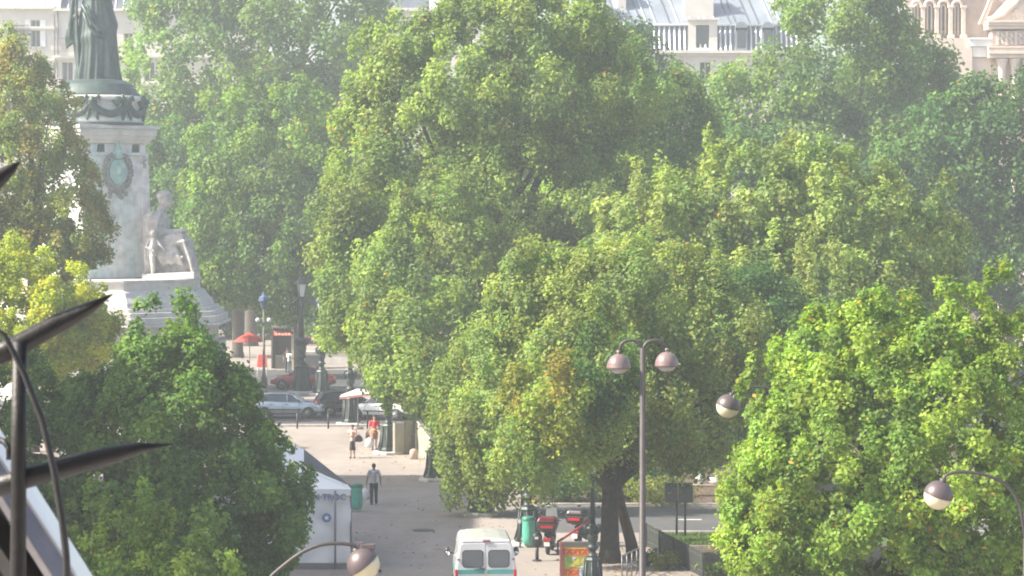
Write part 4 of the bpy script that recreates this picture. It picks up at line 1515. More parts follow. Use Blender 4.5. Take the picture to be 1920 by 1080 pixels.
# ---------------------------------------------------------------- window guard in front of the camera
GD = 3.0
M_RAILSUNLIT = mat('sunlit_rail_white', (0.82, 0.82, 0.82), 0.22, 0, 0.03, 5, coat=0.4)  # sun glare on the rail put into its colour


def gp(px, py, dd=0.0):
    return at(px, py, GD + dd)


guard = thing('spiked_window_guard', 'black iron window guard with long spikes on a sloping rail coloured sunlit white, close to the camera', 'window guard', (gp(35, 1080).x, GD, 10.9))
G0 = Vector((gp(35, 1080).x, GD, 10.9))


def gl_(px, py, dd=0.0):
    return gp(px, py, dd) - G0


b = MB()
b.tube([gl_(36, 640), gl_(35, 860), gl_(34, 1080), (0, 0, 0.02)], [.0080, .0088, .0092, .0092], 16)
b.build('post', M_SPIKE, guard)
for pts, w in (([(-60, 688), (30, 650), (110, 606), (165, 579), (212, 551)], [.0125, .0125, .0115, .0075, .0008]),
               ([(-60, 928), (60, 893), (200, 856), (265, 840), (322, 833)], [.0120, .0120, .0110, .0065, .0008]),
               ([(-120, 420), (-40, 368), (0, 332), (22, 316), (37, 303)], [.0125, .0125, .0100, .0060, .0008])):
    s = MB()
    s.tube([gl_(x, y, 0.012 if i < 2 else 0.03) for i, (x, y) in enumerate(pts)], w, 14)
    s.build('spike', M_SPIKE, guard)
# sloping bar: sunlit white and shaded grey put into its colours; dark backing bars
b = MB()
q = [gl_(-40, 760), gl_(12, 800), gl_(160, 1100), gl_(118, 1100)]
b.slab([gl_(-60, 797, .10), gl_(-60, 742, .16), gl_(162, 1094, .16), gl_(133, 1094, .10)], 0.012)
b.build('top_rail', M_RAILSUNLIT, guard, bevel=0.002)
b = MB()
b.slab([gl_(-60, 858, .07), gl_(-60, 798, .098), gl_(132, 1095, .098), gl_(100, 1110, .07)], 0.012)
b.build('rail_side', M_GREYPAINT, guard, bevel=0.002)  # shaded face of the same bar, its shade given as grey
b = MB()
b.tube([gl_(-80, 900, .09), (gl_(60, 1100, .09))], [.020, .020], 4, smooth=False)
b.tube([gl_(-10, 930, .15), gl_(-6, 1200, .15)], [.014, .014], 8)
b.tube([gl_(50, 1000, .16), gl_(52, 1200, .16)], [.010, .010], 8)
b.tube([gl_(24, 1020, .17), gl_(24, 1200, .17)], [.016, .016], 8)
b.build('guard_bar', M_SPIKE, guard)
b = MB()
b.tube([gl_(-40, 815, .08), gl_(-10, 822, .07), gl_(8, 828, .06), gl_(17, 840, .055), gl_(18, 862, .055)], .0038, 8)
b.build('loop', M_SPIKE, guard)
w = MB()
pts = [gp(-30, 600, -.1), gp(10, 630, -.1), gp(45, 700, -.1), gp(80, 790, -.1), gp(101, 880, -.1), gp(116, 970, -.1), gp(124, 1040, -.1), gp(126, 1100, -.1), gp(126, 1180, -.1)]
w.tube(pts, [.0028, .003, .0034, .0036, .0040, .0042, .0042, .0044, .0044], 8)
tag(w.build('cable', M_PLASTIC), 'thin black cable hanging in a curve in front of the iron spikes', 'cable')
# the ledge that the guard stands on, under the picture's lower edge, and the house it belongs to
b = MB()
b.box((0, 1.45, 10.80), (8, 4.4, 0.2))
tag(b.build('balcony_floor', M_STONE, bevel=0.02), kind='structure')
b = MB()
b.box((0, -6.0, 11), (60, 10.4, 22))
tag(b.build('house_wall', M_CREAM), kind='structure')

# ---------------------------------------------------------------- globe street lamps
M_HOOD = mat('lamp_hood', (0.12, 0.092, 0.095), 0.42, 0.25, 0.12, 4)
M_GLOBE = mat('cream_globe', (0.72, 0.64, 0.42), 0.25, 0, 0.08, 3, coat=0.3)
M_POLE = mat('lamp_pole', (0.06, 0.05, 0.05), 0.5, 0.2, 0.2, 6)


def globe_lamp(label, px, py, rpx, d, arm, tilt, pole_px, arm_r=0.035, extra=False):
    c = at(px, py, d)
    base = Vector((at(pole_px, py, d).x, d, 0))
    t = thing('street_lamp', label, 'street lamp', base, 0, 'globe street lamps')
    L = lambda x, y, dd=0.0: at(x, y, d + dd) - base
    r = rpx / ppm(d)
    M = Matrix.Rotation(tilt, 3, 'Y') @ Matrix.Rotation(R(6), 3, 'X')
    n = 14
    up = MB()
    up.lathe([(r * 1.02, -0.03 * r)] + [(r * 1.02 * math.cos(a), r * 1.02 * math.sin(a)) for a in np.linspace(0, PI / 2, n)], c - base, 32, M=M)
    up.build('hood', M_HOOD, t)
    lo = MB()
    lo.lathe([(0.0, -r)] + [(r * 0.98 * math.cos(a), -r * 0.98 * math.sin(a)) for a in np.linspace(PI / 2 - .01, 0.035, n)], c - base, 32, M=M)
    lo.build('globe', M_GLOBE, t)
    top = (c - base) + M @ Vector((0, 0, r))
    nk = MB()
    nk.tube([top - M @ Vector((0, 0, .03)), L(*arm[0])], [.075, .05], 10)
    nk.tube([L(*arm[0]) + Vector((0, 0, -.06)), L(*arm[0]) + Vector((0, 0, .05))], .07, 10)
    nk.build('neck', M_POLE, t)
    a = MB()
    pts = [L(*p) for p in arm]
    dense = []
    for i in range(len(pts) - 1):
        p0, p1, p2, p3 = pts[max(0, i - 1)], pts[i], pts[i + 1], pts[min(len(pts) - 1, i + 2)]
        for k in range(5):
            u = k / 5
            dense.append(0.5 * ((2 * p1) + (p2 - p0) * u + (2 * p0 - 5 * p1 + 4 * p2 - p3) * u * u + (3 * p1 - p0 - 3 * p2 + p3) * u ** 3))
    dense.append(pts[-1])
    a.tube(dense, arm_r, 10)
    a.build('arm', M_POLE, t)
    e = pts[-1]
    p = MB()
    p.tube([(0, 0, 0), (0, 0, .9), (0, 0, .92), (0, 0, e.z)], [.12, .11, .08, .055], 12)
    p.tube([(0, 0, e.z - .02), e], [arm_r * 1.05, arm_r], 8)
    p.build('pole', M_POLE, t)
    if extra:
        x = MB()
        x.box(L(690, 1025), (.26, .14, .1))
        x.box(L(676, 1020), (.12, .1, .08))
        x.build('sensor_box', M_HOOD, t, bevel=0.015)
        x = MB()
        x.ball(c - base + Vector((r * 1.0, -.05, -.12)), .035, 8)
        x.build('latch', M_POLE, t)
    return t


globe_lamp('globe lamp on a long curved arm rising from the dark tree, at the bottom edge', 682, 1058, 31, 48,
           [(669, 1033), (661, 1022), (632, 1019), (600, 1022), (566, 1036), (535, 1058), (505, 1085), (470, 1130), (455, 1200)], R(-38), 452, 0.036, True)
globe_lamp('globe lamp hanging left of the bright green tree, its arm hidden in leaves', 1365, 762, 22.5, 66,
           [(1372, 740), (1378, 731), (1395, 726), (1430, 726), (1470, 735), (1500, 760), (1512, 830)], R(17), 1512, 0.026)
globe_lamp('globe lamp in front of the bright green tree at right', 1759, 929, 27.5, 54.5,
           [(1768, 901), (1775, 891), (1797, 885), (1835, 888), (1868, 898), (1892, 915), (1912, 950), (1922, 1010)], R(17), 1924, 0.034)

# double hooded lamp
DD = 68.0
pb = Vector((at(1205, 700, DD).x, DD, 0))
dl = thing('double_street_lamp', 'tall slim double lamp with two hooded heads on swan neck arms', 'street lamp', pb)
L = lambda x, y, dd=0.0: at(x, y, DD + dd) - pb
b = MB()
b.tube([(0, 0, 0), (0, 0, 1.0), (0, 0, 1.02), (0, 0, L(1205, 652).z)], [.15, .14, .095, .07], 14)
b.build('pole', M_POLE, dl)
for s, hx, hy in ((-1, 1160, 690), (1, 1250, 686)):
    r = 22 / ppm(DD)
    c = L(hx, hy)
    pts = [(1205 + s * 1, 662)] + [(1205 + s * (23 - 22 * math.cos(a)), 657 - 19 * math.sin(a)) for a in np.linspace(0.25, 2.5, 9)]
    pts += [(hx - s * 3 + s * 1.5, hy - 25)]
    a = MB()
    a.tube([L(*p) for p in pts], [.05] * 4 + [.042] * (len(pts) - 4), 9)
    a.build('arm', M_POLE, dl)
    h = MB()
    h.lathe([(r * 0.96, -.02), (r * 1.02, -.02), (r * 1.02, .03)] + [(r * math.cos(t), r * 1.12 * math.sin(t) + .03) for t in np.linspace(.05, 1.45, 10)] + [(.06, r * 1.12 + .05), (.05, r * 1.12 + .12)], c, 30)
    ho = h.build('hood', mat('rosy_lamp_hood', (0.24, 0.165, 0.16), 0.35, 0.2, 0.1, 4), dl)
    g = MB()
    g.lathe([(0, -r * .5), (r * .3, -r * .47), (r * .55, -r * .38), (r * .74, -r * .2), (r * .8, -.03), (r * .8, 0)], c, 24)
    g.build('lens', mat('lamp_lens', (0.55, 0.52, 0.50), 0.2, 0, 0.05, 3), ho)

# ---------------------------------------------------------------- candelabra lamp posts along the promenade
M_PLINTH = mat('lamp_plinth_stone', (0.50, 0.48, 0.45), 0.85, 0, 0.12, 3, 0.15, 20)


def candelabra(label, loc, height=4.7, first=True):
    t = thing('candelabra_lamp', label, 'lamp post', loc, 0, 'old cast iron lamp posts of the promenade')
    b = MB()
    b.lathe([(.72, 0), (.72, .10), (.66, .14)], (0, 0, 0), 8, smooth=False, a0=PI / 8)
    b.build('plinth', M_PLINTH, t, bevel=0.015)
    b = MB()
    b.lathe([(.50, .14), (.48, .24), (.41, .32), (.37, .60), (.33, 1.0), (.31, 1.25), (.33, 1.32), (.29, 1.38), (.27, 1.42)], (0, 0, 0), 8, smooth=False, a0=PI / 8)
    for k in range(8):
        a = k * PI / 4 + PI / 8
        b.tube([(.48 * math.cos(a), .48 * math.sin(a), .2), (.37 * math.cos(a), .37 * math.sin(a), .6), (.32 * math.cos(a), .32 * math.sin(a), 1.25)], [.05, .04, .04], 6)
    b.build('base', M_CASTIRON, t)
    b = MB()
    b.lathe([(.24, 1.42), (.16, 1.5), (.13, 1.62), (.15, 1.7), (.26, 1.78), (.17, 1.86), (.15, 1.95), (.21, 2.1), (.23, 2.25), (.17, 2.42), (.28, 2.5), (.30, 2.56), (.16, 2.64), (.13, 2.72)], (0, 0, 0), 14)
    for k in range(6):
        a = k * PI / 3
        b.tube([(.2 * math.cos(a), .2 * math.sin(a), 2.3), (.31 * math.cos(a), .31 * math.sin(a), 2.45), (.33 * math.cos(a), .33 * math.sin(a), 2.62), (.24 * math.cos(a), .24 * math.sin(a), 2.7)], [.03, .045, .04, .02], 6)
    b.build('vase', M_CASTIRON, t)
    b = MB()
    b.lathe([(.11, 2.72), (.085, 4.0), (.07, height - .5), (.10, height - .45), (.06, height - .4), (.12, height - .2), (.05, height - .1)], (0, 0, 0), 10)
    b.build('pole', M_CASTIRON, t)
    b = MB()
    for k in range(4):
        a = k * PI / 2 + PI / 4
        b.tube([(.14 * math.cos(a), .14 * math.sin(a), height - .1), (.27 * math.cos(a), .27 * math.sin(a), height + .55)], .02, 5)
    b.lathe([(.15, height - .12), (.16, height - .06)], (0, 0, 0), 8)
    b.lathe([(.36, height + .55), (.32, height + .62), (.16, height + .82), (.1, height + .86), (.1, height + .95), (.03, height + 1.1), (0, height + 1.15)], (0, 0, 0), 8, smooth=False)
    ln = b.build('lantern', M_CASTIRON, t)
    b = MB()
    b.lathe([(.13, height - .05), (.25, height + .54)], (0, 0, 0), 4, smooth=False, a0=PI / 4)
    b.build('lantern_glass', M_WHITELENS, ln)
    return t


proto = candelabra('candelabra lamp post standing alone at the pavement edge below the yellowing bough', tuple(gd(814, 901)))
for (px, py, sc, lb) in ((728, 851, 1.05, 'candelabra lamp post with a sunlit white side beside the beige parapet'),
                         (657, 797, 1.12, 'candelabra lamp post at the kerb under the white parasol'),
                         (900, 966, 1.0, 'candelabra lamp post with a white kerbed plinth under the drooping tree'),
                         (990, 1022, 0.98, 'candelabra lamp post behind the green bin bag beside the red top box'),
                         (1111, 1112, 0.80, 'candelabra lamp post between the poster board and the dark trunk'),
                         (603, 741, 1.15, 'far kerb candelabra lamp post, right one of two before the red car'),
                         (566, 738, 1.35, 'tallest far kerb candelabra lamp post, left one of two before the red car')):
    dup(proto, tuple(gd(px, py)), 0.3, lb, sc)

# blue lantern post by the café and two white globes
loc = gd(495, 727)
bp_ = thing('blue_lantern_post', 'tall post with a bluish lantern and two white globes near the red umbrella', 'lamp post', loc)
s_ = ppm(loc.y)
zz = lambda py: (727 - py) / s_
b = MB()
b.lathe([(.25, 0), (.2, .6), (.09, 1.0), (.07, zz(578))], (0, 0, 0), 10)
b.tube([(-11 / s_, 0, zz(604)), (0, 0, zz(608)), (10 / s_, 0, zz(604))], .04, 6)
b.build('pole', M_PALEBARK, bp_)
b = MB()
b.lathe([(.12, zz(578)), (.26, zz(566)), (.36, zz(564)), (.3, zz(557)), (.1, zz(552)), (.03, zz(546))], (0, 0, 0), 8, smooth=False)
b.build('lantern', mat('blue_enamel', (0.06, 0.10, 0.20), 0.5), bp_)
for x in (-11, 10):
    b = MB()
    b.ball((x / s_, 0, zz(600)), .16, 12)
    b.build('globe', M_WHITELENS, bp_)

# ---------------------------------------------------------------- cars
def paint(name, col, metal=0.3):
    return mat(name, col, 0.25, metal, 0.06, 1.5, coat=0.8)


def car(name, label, loc, rz, body_m, L=3.9, W=1.66, H=1.42, wheel_r=0.30, kind='hatch', roof_m=None):
    """length along local x, front at +x"""
    t = thing(name, label, 'car', loc, rz, 'cars passing on the cross street')
    hw, hl = W / 2, L / 2
    b = MB()
    st = []
    xs = np.linspace(-1, 1, 15)
    for x in xs:
        ax = abs(x)
        w = hw * (1 - 0.16 * max(0, ax - 0.62) ** 2 / 0.1444)
        z0 = 0.24 + 0.14 * max(0, ax - 0.8) / 0.2
        if x > 0.36:
            z1 = 0.93 - 0.30 * ((x - 0.36) / 0.64) ** 2.0
        elif x < -0.72:
            z1 = 0.96 - 0.10 * ((-x - 0.72) / 0.28) ** 1.5
        else:
            z1 = 0.93 + 0.03 * (0.36 - x)
        st.append((x * hl * (1 if ax < .99 else 0.985), w, z0, z1))
    verts, faces = [], []
    ring = [(0.80, 0.0), (0.96, 0.07), (1.0, 0.35), (1.0, 0.62), (0.955, 0.9), (0.86, 1.0)]
    for x, w, z0, z1 in st:
        pts = [(w * a, z0 + (z1 - z0) * c) for a, c in ring]
        pts = pts + [(-a, c) for a, c in reversed(pts)]
        verts += [(x, y, z) for y, z in pts]
    n = 12
    for i in range(len(st) - 1):
        for k in range(n):
            a, c = i * n + k, i * n + (k + 1) % n
            faces.append((a, a + n, c + n, c))
    faces.append(tuple(range(n)))
    faces.append(tuple(range((len(st) - 1) * n + n - 1, (len(st) - 1) * n - 1, -1)))
    b.add(verts, faces, 0, True)
    bo = b.build('body', body_m, t)
    # cabin: glass block with painted roof and pillars
    if kind == 'hatch':
        cab = [(-0.93, 0.95, -0.80, H - .06), (-0.45, 0.94, -0.45, H), (0.02, 0.93, 0.0, H - .01), (0.45, 0.92, 0.17, H - .10)]
    else:
        cab = [(-0.72, 0.95, -0.45, H - .06), (-0.30, 0.94, -0.28, H), (0.02, 0.93, 0.02, H - .01), (0.47, 0.92, 0.18, H - .09)]
    wb, wt = hw * 0.87, hw * 0.68
    verts, faces = [], []
    for xb, zb_, xt, zt in cab:
        verts += [(xb * hl, -wb, zb_ - .02), (xt * hl, -wt, zt - .03), (xt * hl, wt, zt - .03), (xb * hl, wb, zb_ - .02)]
    for i in range(3):
        for k in range(3):
            a = i * 4 + k
            faces.append((a, a + 4, a + 5, a + 1))
    faces += [(0, 1, 2, 3), (15, 14, 13, 12)]
    g = MB()
    g.add(verts, faces)
    g.build('windows', M_GLASS, t)
    rf = MB()
    v2 = []
    for xb, zb_, xt, zt in cab:
        v2 += [(xt * hl, -wt - .015, zt - .035), (xt * hl, -wt + .10, zt + .005), (xt * hl, wt - .10, zt + .005), (xt * hl, wt + .015, zt - .035)]
    f2 = []
    for i in range(3):
        for k in range(3):
            a = i * 4 + k
            f2.append((a, a + 4, a + 5, a + 1))
    rf.add(v2, f2, 0, True)
    for s in (-1, 1):
        for xb, zb_, xt, zt in (cab[0], cab[2], cab[3]):
            rr_ = .055 if xb < -.5 else .032
            rf.tube([(xb * hl, s * (wb + .005), zb_ - .03), (xt * hl, s * (wt + .004), zt - .03)], rr_, 6)
        rf.tube([(cab[k][2] * hl, s * (wt + .006), cab[k][3] - .03) for k in range(4)], .03, 6)
        rf.tube([(cab[0][0] * hl, s * (wb + .006), .945), (cab[3][0] * hl, s * (wb + .006), .915)], .025, 6)
    if kind == 'hatch':
        for s in (-1, 1):
            rf.add([(-.93 * hl, s * (wb + .008), .93), (-.80 * hl, s * (wt + .008), H - .07), (-.66 * hl, s * (wt + .012), H - .06), (-.74 * hl, s * (wb + .008), .93)], [(0, 1, 2, 3) if s > 0 else (3, 2, 1, 0)])
    rf.build('roof', roof_m or body_m, t)
    wbase = (0.63 * hl, -0.64 * hl)
    for x in wbase:
        for s in (-1, 1):
            ar = MB()
            ar.lathe([(wheel_r * 1.22, -.02), (wheel_r * 1.22, .012), (wheel_r * 1.14, .016)], (x, s * (hw - .005), wheel_r + .02), 24, M=Matrix.Rotation(-s * PI / 2, 3, 'X'))
            ar.build('wheel_arch', M_RUBBER, t)
            wh = MB()
            Mx = Matrix.Rotation(-s * PI / 2, 3, 'X')
            wh.lathe([(wheel_r * .66, -.16), (wheel_r * .93, -.16), (wheel_r, -.12), (wheel_r, -.03), (wheel_r * .93, .02), (wheel_r * .66, .03)], (x, s * (hw - .0), wheel_r), 24, M=Mx)
            wo = wh.build('wheel', M_RUBBER, t)
            rm = MB()
            rm.lathe([(0, .02), (wheel_r * .16, .035), (wheel_r * .2, .02), (wheel_r * .5, .0), (wheel_r * .66, .032)], (x, s * hw, wheel_r), 20, M=Mx)
            for k in range(6):
                a = k * PI / 3
                rm.tube([(x + .02 * math.cos(a), s * (hw + .035), wheel_r + .02 * math.sin(a)), (x + wheel_r * .6 * math.cos(a), s * (hw + .04), wheel_r + wheel_r * .6 * math.sin(a))], .022, 5)
            rm.build('rim', M_ALLOY, wo)
    for s in (-1, 1):
        h_ = MB()
        h_.ball((hl * .90, s * hw * .70, .66), (.20, .16, .085), 10)
        h_.build('headlight', M_WHITELENS, t)
        h_ = MB()
        h_.box((-hl * .955, s * hw * .74, .78), (.12, .26, .30), (0, 0, s * .25))
        h_.build('tail_light', M_REDLENS, t, bevel=.03)
        h_ = MB()
        h_.ball((hl * .36, s * (hw + .08), 1.0), (.07, .12, .075), 8)
        h_.build('mirror', M_PLASTIC, t)
        dl_ = MB()
        for x0 in (hl * .36, hl * -.10, hl * -.52):
            dl_.box((x0, s * (hw + .0005), .62), (.014, .01, .5))
        dl_.box((-hl * .05, s * (hw + .012), .52), (L * .48, .03, .07))
        dl_.build('door_trim', M_PLASTIC, t)
        for x0 in (hl * .0, hl * -.43):
            hd = MB()
            hd.box((x0, s * (hw + .01), .80), (.16, .03, .035))
            hd.build('door_handle', M_PLASTIC, t)
        sl = MB()
        sl.box((0, s * (hw - .02), .27), (L * .46, .05, .07))
        sl.build('sill_trim', M_PLASTIC, t)
    for x in (hl * .985, -hl * .985):
        bm_ = MB()
        bm_.tube([(x - .12 * (1 if x > 0 else -1), -hw * .84, .42), (x, -hw * .5, .42), (x, hw * .5, .42), (x - .12 * (1 if x > 0 else -1), hw * .84, .42)], .085, 8)
        bm_.build('bumper', body_m if kind == 'hatch' else M_PLASTIC, t)
        pl_ = MB()
        pl_.box((x + (.085 if x > 0 else -.085), 0, .46 if x > 0 else .60), (.02, .50, .11))
        pl_.build('number_plate', M_WHITEPAINT if x > 0 else mat('yellow_plate', (.7, .55, .08), .5), t)
    return t


lc = gd(541, 783)
car('parked_car', 'silver blue hatchback seen side on, half behind the dark tree', (lc.x, lc.y, 0.004), R(-3), paint('silver_blue_paint', (0.46, 0.54, 0.62), 0.45), 3.95, 1.66, 1.45)
lc = gd(655, 779)
car('parked_car', 'dark hatchback with red tail light, in front of the silver car and under the parasol', (lc.x, lc.y, 0.004), R(14), paint('dark_grey_paint', (0.03, 0.033, 0.04)), 4.0, 1.68, 1.45)
lc = gd(715, 786)
car('parked_car', 'white car almost hidden behind the person in red', (lc.x, lc.y, 0.004), R(160), paint('white_car_paint', (0.72, 0.75, 0.78), 0.0), 3.8, 1.64, 1.42)
lc = gd(560, 738)
car('parked_car', 'red car behind the two far lamp posts', (lc.x, 176.2, 0.05), R(176), paint('red_car_paint', (0.42, 0.035, 0.05), 0.1), 4.2, 1.7, 1.42, kind='sedan')

# ---------------------------------------------------------------- the white van
VS = 62.0
vw = gd(911, 1128)
VM = paint('van_white', (0.74, 0.75, 0.75), 0.0)
M_TEAL = mat('teal_band', (0.06, 0.36, 0.33), 0.35, 0, 0.08, 3, coat=0.4)
van = thing('white_van', 'white panel van with teal band seen from behind, at the bottom edge', 'van', (vw.x, vw.y, 0), R(3.0))
hw = 0.93
LEN = 4.4
# cross section, from the sill up, tapering in towards a softly crowned roof
sec = [(-.90, .30), (-.93, .55), (-.93, 1.02), (-.915, 1.12), (-.84, 1.62), (-.79, 1.80), (-.72, 1.885), (-.45, 1.925), (0, 1.94)]
sec = sec + [(-x, z) for x, z in reversed(sec[:-1])]
stn = [(0.0, 1.0, 0, 1.0), (0.02, 1.0, 0, 1.0), (1.3, 1.0, 0, 1.0), (2.55, .99, 0, 1.0), (2.75, .985, 0, .985), (3.30, .97, .55, 0.66), (4.05, .92, .55, .53), (4.35, .82, .6, .42)]
verts, faces = [], []
n = len(sec)
for y, sx, _, sz_ in stn:
    for x, z in sec:
        verts.append((x * sx, y, min(z, .3 + (z - .3) * sz_) if sz_ < .99 else z))
for i in range(len(stn) - 1):
    for k in range(n - 1):
        a = i * n + k
        faces.append((a, a + 1, a + n + 1, a + n))
    faces.append((i * n + n - 1, i * n, (i + 1) * n, (i + 1) * n + n - 1))
faces.append(tuple(range(n - 1, -1, -1)))
faces.append(tuple(range((len(stn) - 1) * n, len(stn) * n)))
b = MB()
b.add(verts, faces, 0, False)
b.build('body', VM, van, bevel=0.025, seg=3)
# roof lip with the brake lamp
b = MB()
b.hull8([(-.74, -.012, 1.80), (.74, -.012, 1.80), (.74, .05, 1.80), (-.74, .05, 1.80)], [(-.70, -.03, 1.86), (.70, -.03, 1.86), (.70, .05, 1.89), (-.70, .05, 1.89)])
b.build('roof_lip', VM, van, bevel=0.012)
b = MB()
b.box((.02, -.04, 1.855), (.24, .04, .05))
b.build('brake_lamp', mat('dull_red_lens', (0.22, 0.05, 0.06), 0.3), van, bevel=.008)


def rrect(x0, z0, x1, z1, r, n=5, taper=0.0):
    pts = []
    for cx, cz, a0 in ((x1 - r, z0 + r, -PI / 2), (x1 - r, z1 - r, 0), (x0 + r, z1 - r, PI / 2), (x0 + r, z0 + r, PI)):
        for k in range(n + 1):
            a = a0 + k * PI / 2 / n
            pts.append((cx + r * math.cos(a), cz + r * math.sin(a)))
    return pts


DM_ = Matrix.Translation((0, -.004, 0)) @ Matrix.Rotation(PI / 2, 4, 'X')
for s in (-1, 1):
    d = MB()
    xo, xi = (.87, .012)
    out = [(s * xi, .42), (s * xo, .42), (s * xo, 1.10), (s * .77, 1.74), (s * .70, 1.785), (s * xi, 1.785)]
    if s < 0:
        out = out[::-1]
    d.prism(out, DM_, .028)
    do = d.build('rear_door', VM, van, bevel=.012)
    x0, x1 = sorted((s * .095, s * .70))
    fr = MB()
    fr.prism(rrect(x0 - .025, 1.045, x1 + .025, 1.585, .11), Matrix.Translation((0, -.034, 0)) @ Matrix.Rotation(PI / 2, 4, 'X'), .006)
    fr.build('window_seal', M_RUBBER, do)
    gl = MB()
    gl.prism(rrect(x0, 1.07, x1, 1.56, .09), Matrix.Translation((0, -.042, 0)) @ Matrix.Rotation(PI / 2, 4, 'X'), .006)
    gl.build('window', mat('sky_pale_van_glass', (0.10, 0.12, 0.14), 0.06, 0, 0.1, 2, spec=0.9), do)  # sky reflection put into a paler glass colour
    for z in (.62, 1.30):
        hg = MB()
        hg.box((s * (.88 if z < 1 else .835), -.035, z), (.09, .04, .045))
        hg.build('hinge', M_GREYPAINT, do, bevel=.006)
    tl = MB()
    tl.box((s * .895, -.02, .78), (.09, .07, .42))
    tl.build('tail_light', M_REDLENS, van, bevel=.02)
    st_ = MB()
    st_.box((s * .44, -.037, .92), (.80, .012, .13))
    st_.build('teal_band', M_TEAL, do)
    sb = MB()
    sb.slab([(s * .934, .1, .86), (s * .934, 2.5, .86), (s * .934, 2.5, 1.0), (s * .934, .1, 1.0)] if s > 0 else [(s * .934, 2.5, .86), (s * .934, .1, .86), (s * .934, .1, 1.0), (s * .934, 2.5, 1.0)], .006)
    sb.build('side_band', M_TEAL, van)
    mr = MB()
    mr.tube([(s * .86, 3.12, 1.08), (s * 1.02, 3.06, 1.12)], .03, 6)
    mr.ball((s * 1.08, 3.04, 1.15), (.10, .08, .15), 10)
    mo = mr.build('mirror', M_PLASTIC, van)
    mg = MB()
    mg.ball((s * 1.085, 2.985, 1.10), (.075, .035, .075), 10)
    mg.build('mirror_glass', mat('mirror_glass', (.85, .88, .9), .05, 1.0, .02), mo)
    sw = MB()
    sw.slab([(s * .905, 2.05, 1.12), (s * .905, 2.95, 1.12), (s * .845, 2.62, 1.58), (s * .845, 2.05, 1.58)][::s], .01)
    sw.build('cab_window', M_GLASS, van)
    for y in (.85, 3.45):
        wh = MB()
        Mx = Matrix.Rotation(s * PI / 2, 3, 'Y')
        wh.lathe([(.2, -.2), (.30, -.2), (.32, -.14), (.32, -.02), (.29, .01), (.2, .015)], (s * .90, y, .32), 24, M=Mx)
        wo = wh.build('wheel', M_RUBBER, van)
        hc = MB()
        hc.lathe([(0, .02), (.1, .025), (.2, .0)], (s * .90, y, .32), 16, M=Mx)
        hc.build('hub_cap', M_ALLOY, wo)
b = MB()
b.box((0, -.075, .40), (1.78, .15, .22))
b.build('rear_bumper', M_PLASTIC, van, bevel=.03)
b = MB()
b.box((0, -.16, .56), (.52, .015, .11))
b.box((0, -.06, .64), (.6, .06, .05))
b.build('number_plate', mat('yellow_plate', (.7, .55, .08), .5), van)
b = MB()
b.tube([(-.35, -.05, .995), (-.12, -.055, 1.01), (.0, -.05, .985)], .014, 5)
b.tube([(-.35, -.05, .995), (-.05, -.058, 1.035)], .010, 5)
b.build('wiper', M_PLASTIC, van)
b = MB()
b.slab([(-.72, 2.78, 1.83), (.72, 2.78, 1.83), (.80, 3.30, 1.32), (-.80, 3.30, 1.32)][::-1], .012)
b.build('windscreen', M_GLASS, van)

# ---------------------------------------------------------------- market tent
TD = 88.4
tb = gd(560, 1068)
tent = thing('market_tent', 'white market tent with a dark roof flap and blue lettering, behind the dark tree', 'tent', (tb.x, TD, 0))
T0 = Vector((tb.x, TD, 0))
tp = lambda px, py, d=TD: at(px, py, d) - T0
M_CANVAS = mat('white_canvas', (0.80, 0.80, 0.80), 0.8, 0, 0.05, 0.8, 0.25, 2.2)
zt = tp(655, 918).z
xr = tp(658, 918).x
xl = tp(430, 918).x
# rippled wall sheet, 3 cm thick at its hems
b = MB()
nx, nz = 50, 18
verts, faces = [], []
for j in range(nz + 1):
    for i in range(nx + 1):
        u, v = i / nx, j / nz
        x = xl + (xr - xl) * u
        z = .06 + (zt - .06) * v
        y = .05 * math.sin(u * 9 + v * 2.2) * (1 - v * .7) + .035 * math.sin(u * 23 - v * 5) * (1 - v) + .03 * math.sin((u - v) * 14)
        verts.append((x, y, z))
for j in range(nz):
    for i in range(nx):
        a = j * (nx + 1) + i
        faces.append((a, a + 1, a + nx + 2, a + nx + 1))
b.add(verts, faces, 0, True)
wo = b.build('wall', M_CANVAS, tent)
sd = wo.modifiers.new('thick', 'SOLIDIFY')
sd.thickness = .012
b = MB()
b.slab([(xr + .01, 0.02, .06), (xr - 1.6, 5.2, .06), (xr - 1.6, 5.2, zt), (xr + .01, 0.02, zt)], .012)
b.build('side_wall', M_CANVAS, tent)
# sunlit front roof slope, and the dark flap beyond its ridge
pr, pl_ = tp(641, 901, 90.2), tp(470, 834, 92.0)
b = MB()
ev = [Vector((xl, -.12, zt + .02)), Vector((xr + .02, -.12, zt + .02))]
b.slab([ev[0], ev[1], tp(652, 908, 89.6), tp(470, 838, 92.4)], .02)
b.build('roof', M_CANVAS, tent)
b = MB()
b.slab([tp(570, 873, 91.2), tp(652, 908, 89.5) + Vector((0, 0, .01)), tp(660, 915, 89.2) + Vector((0, .05, .02)), tp(570, 842, 94.5)], .02)
b.build('roof_flap', mat('dark_tarpaulin', (0.075, 0.075, 0.085), 0.7, 0, 0.15, 2), tent)
b = MB()
b.slab([tp(470, 835, 92.4), tp(570, 873, 91.3), tp(569, 842, 94.5), tp(480, 812, 95.5)], .02)
b.build('roof', M_CANVAS, tent)
b = MB()
b.box(((xl + xr) / 2, -.10, zt - .09), (xr - xl, .02, .2))
b.build('valance', M_CANVAS, tent)
for px in (629, 500):
    b = MB()
    x = tp(px, 1000).x
    b.tube([(x, -.14, 0), (x, -.14, zt - .02)], .035, 8)
    b.build('tent_pole', M_GREYPAINT, tent)
b = MB()
b.tube([(xr, .0, 0), (xr, 0, zt)], .03, 8)
b.tube([(xr - 1.6, 5.2, 0), (xr - 1.6, 5.2, zt)], .03, 8)
b.build('tent_pole', M_GREYPAINT, tent)
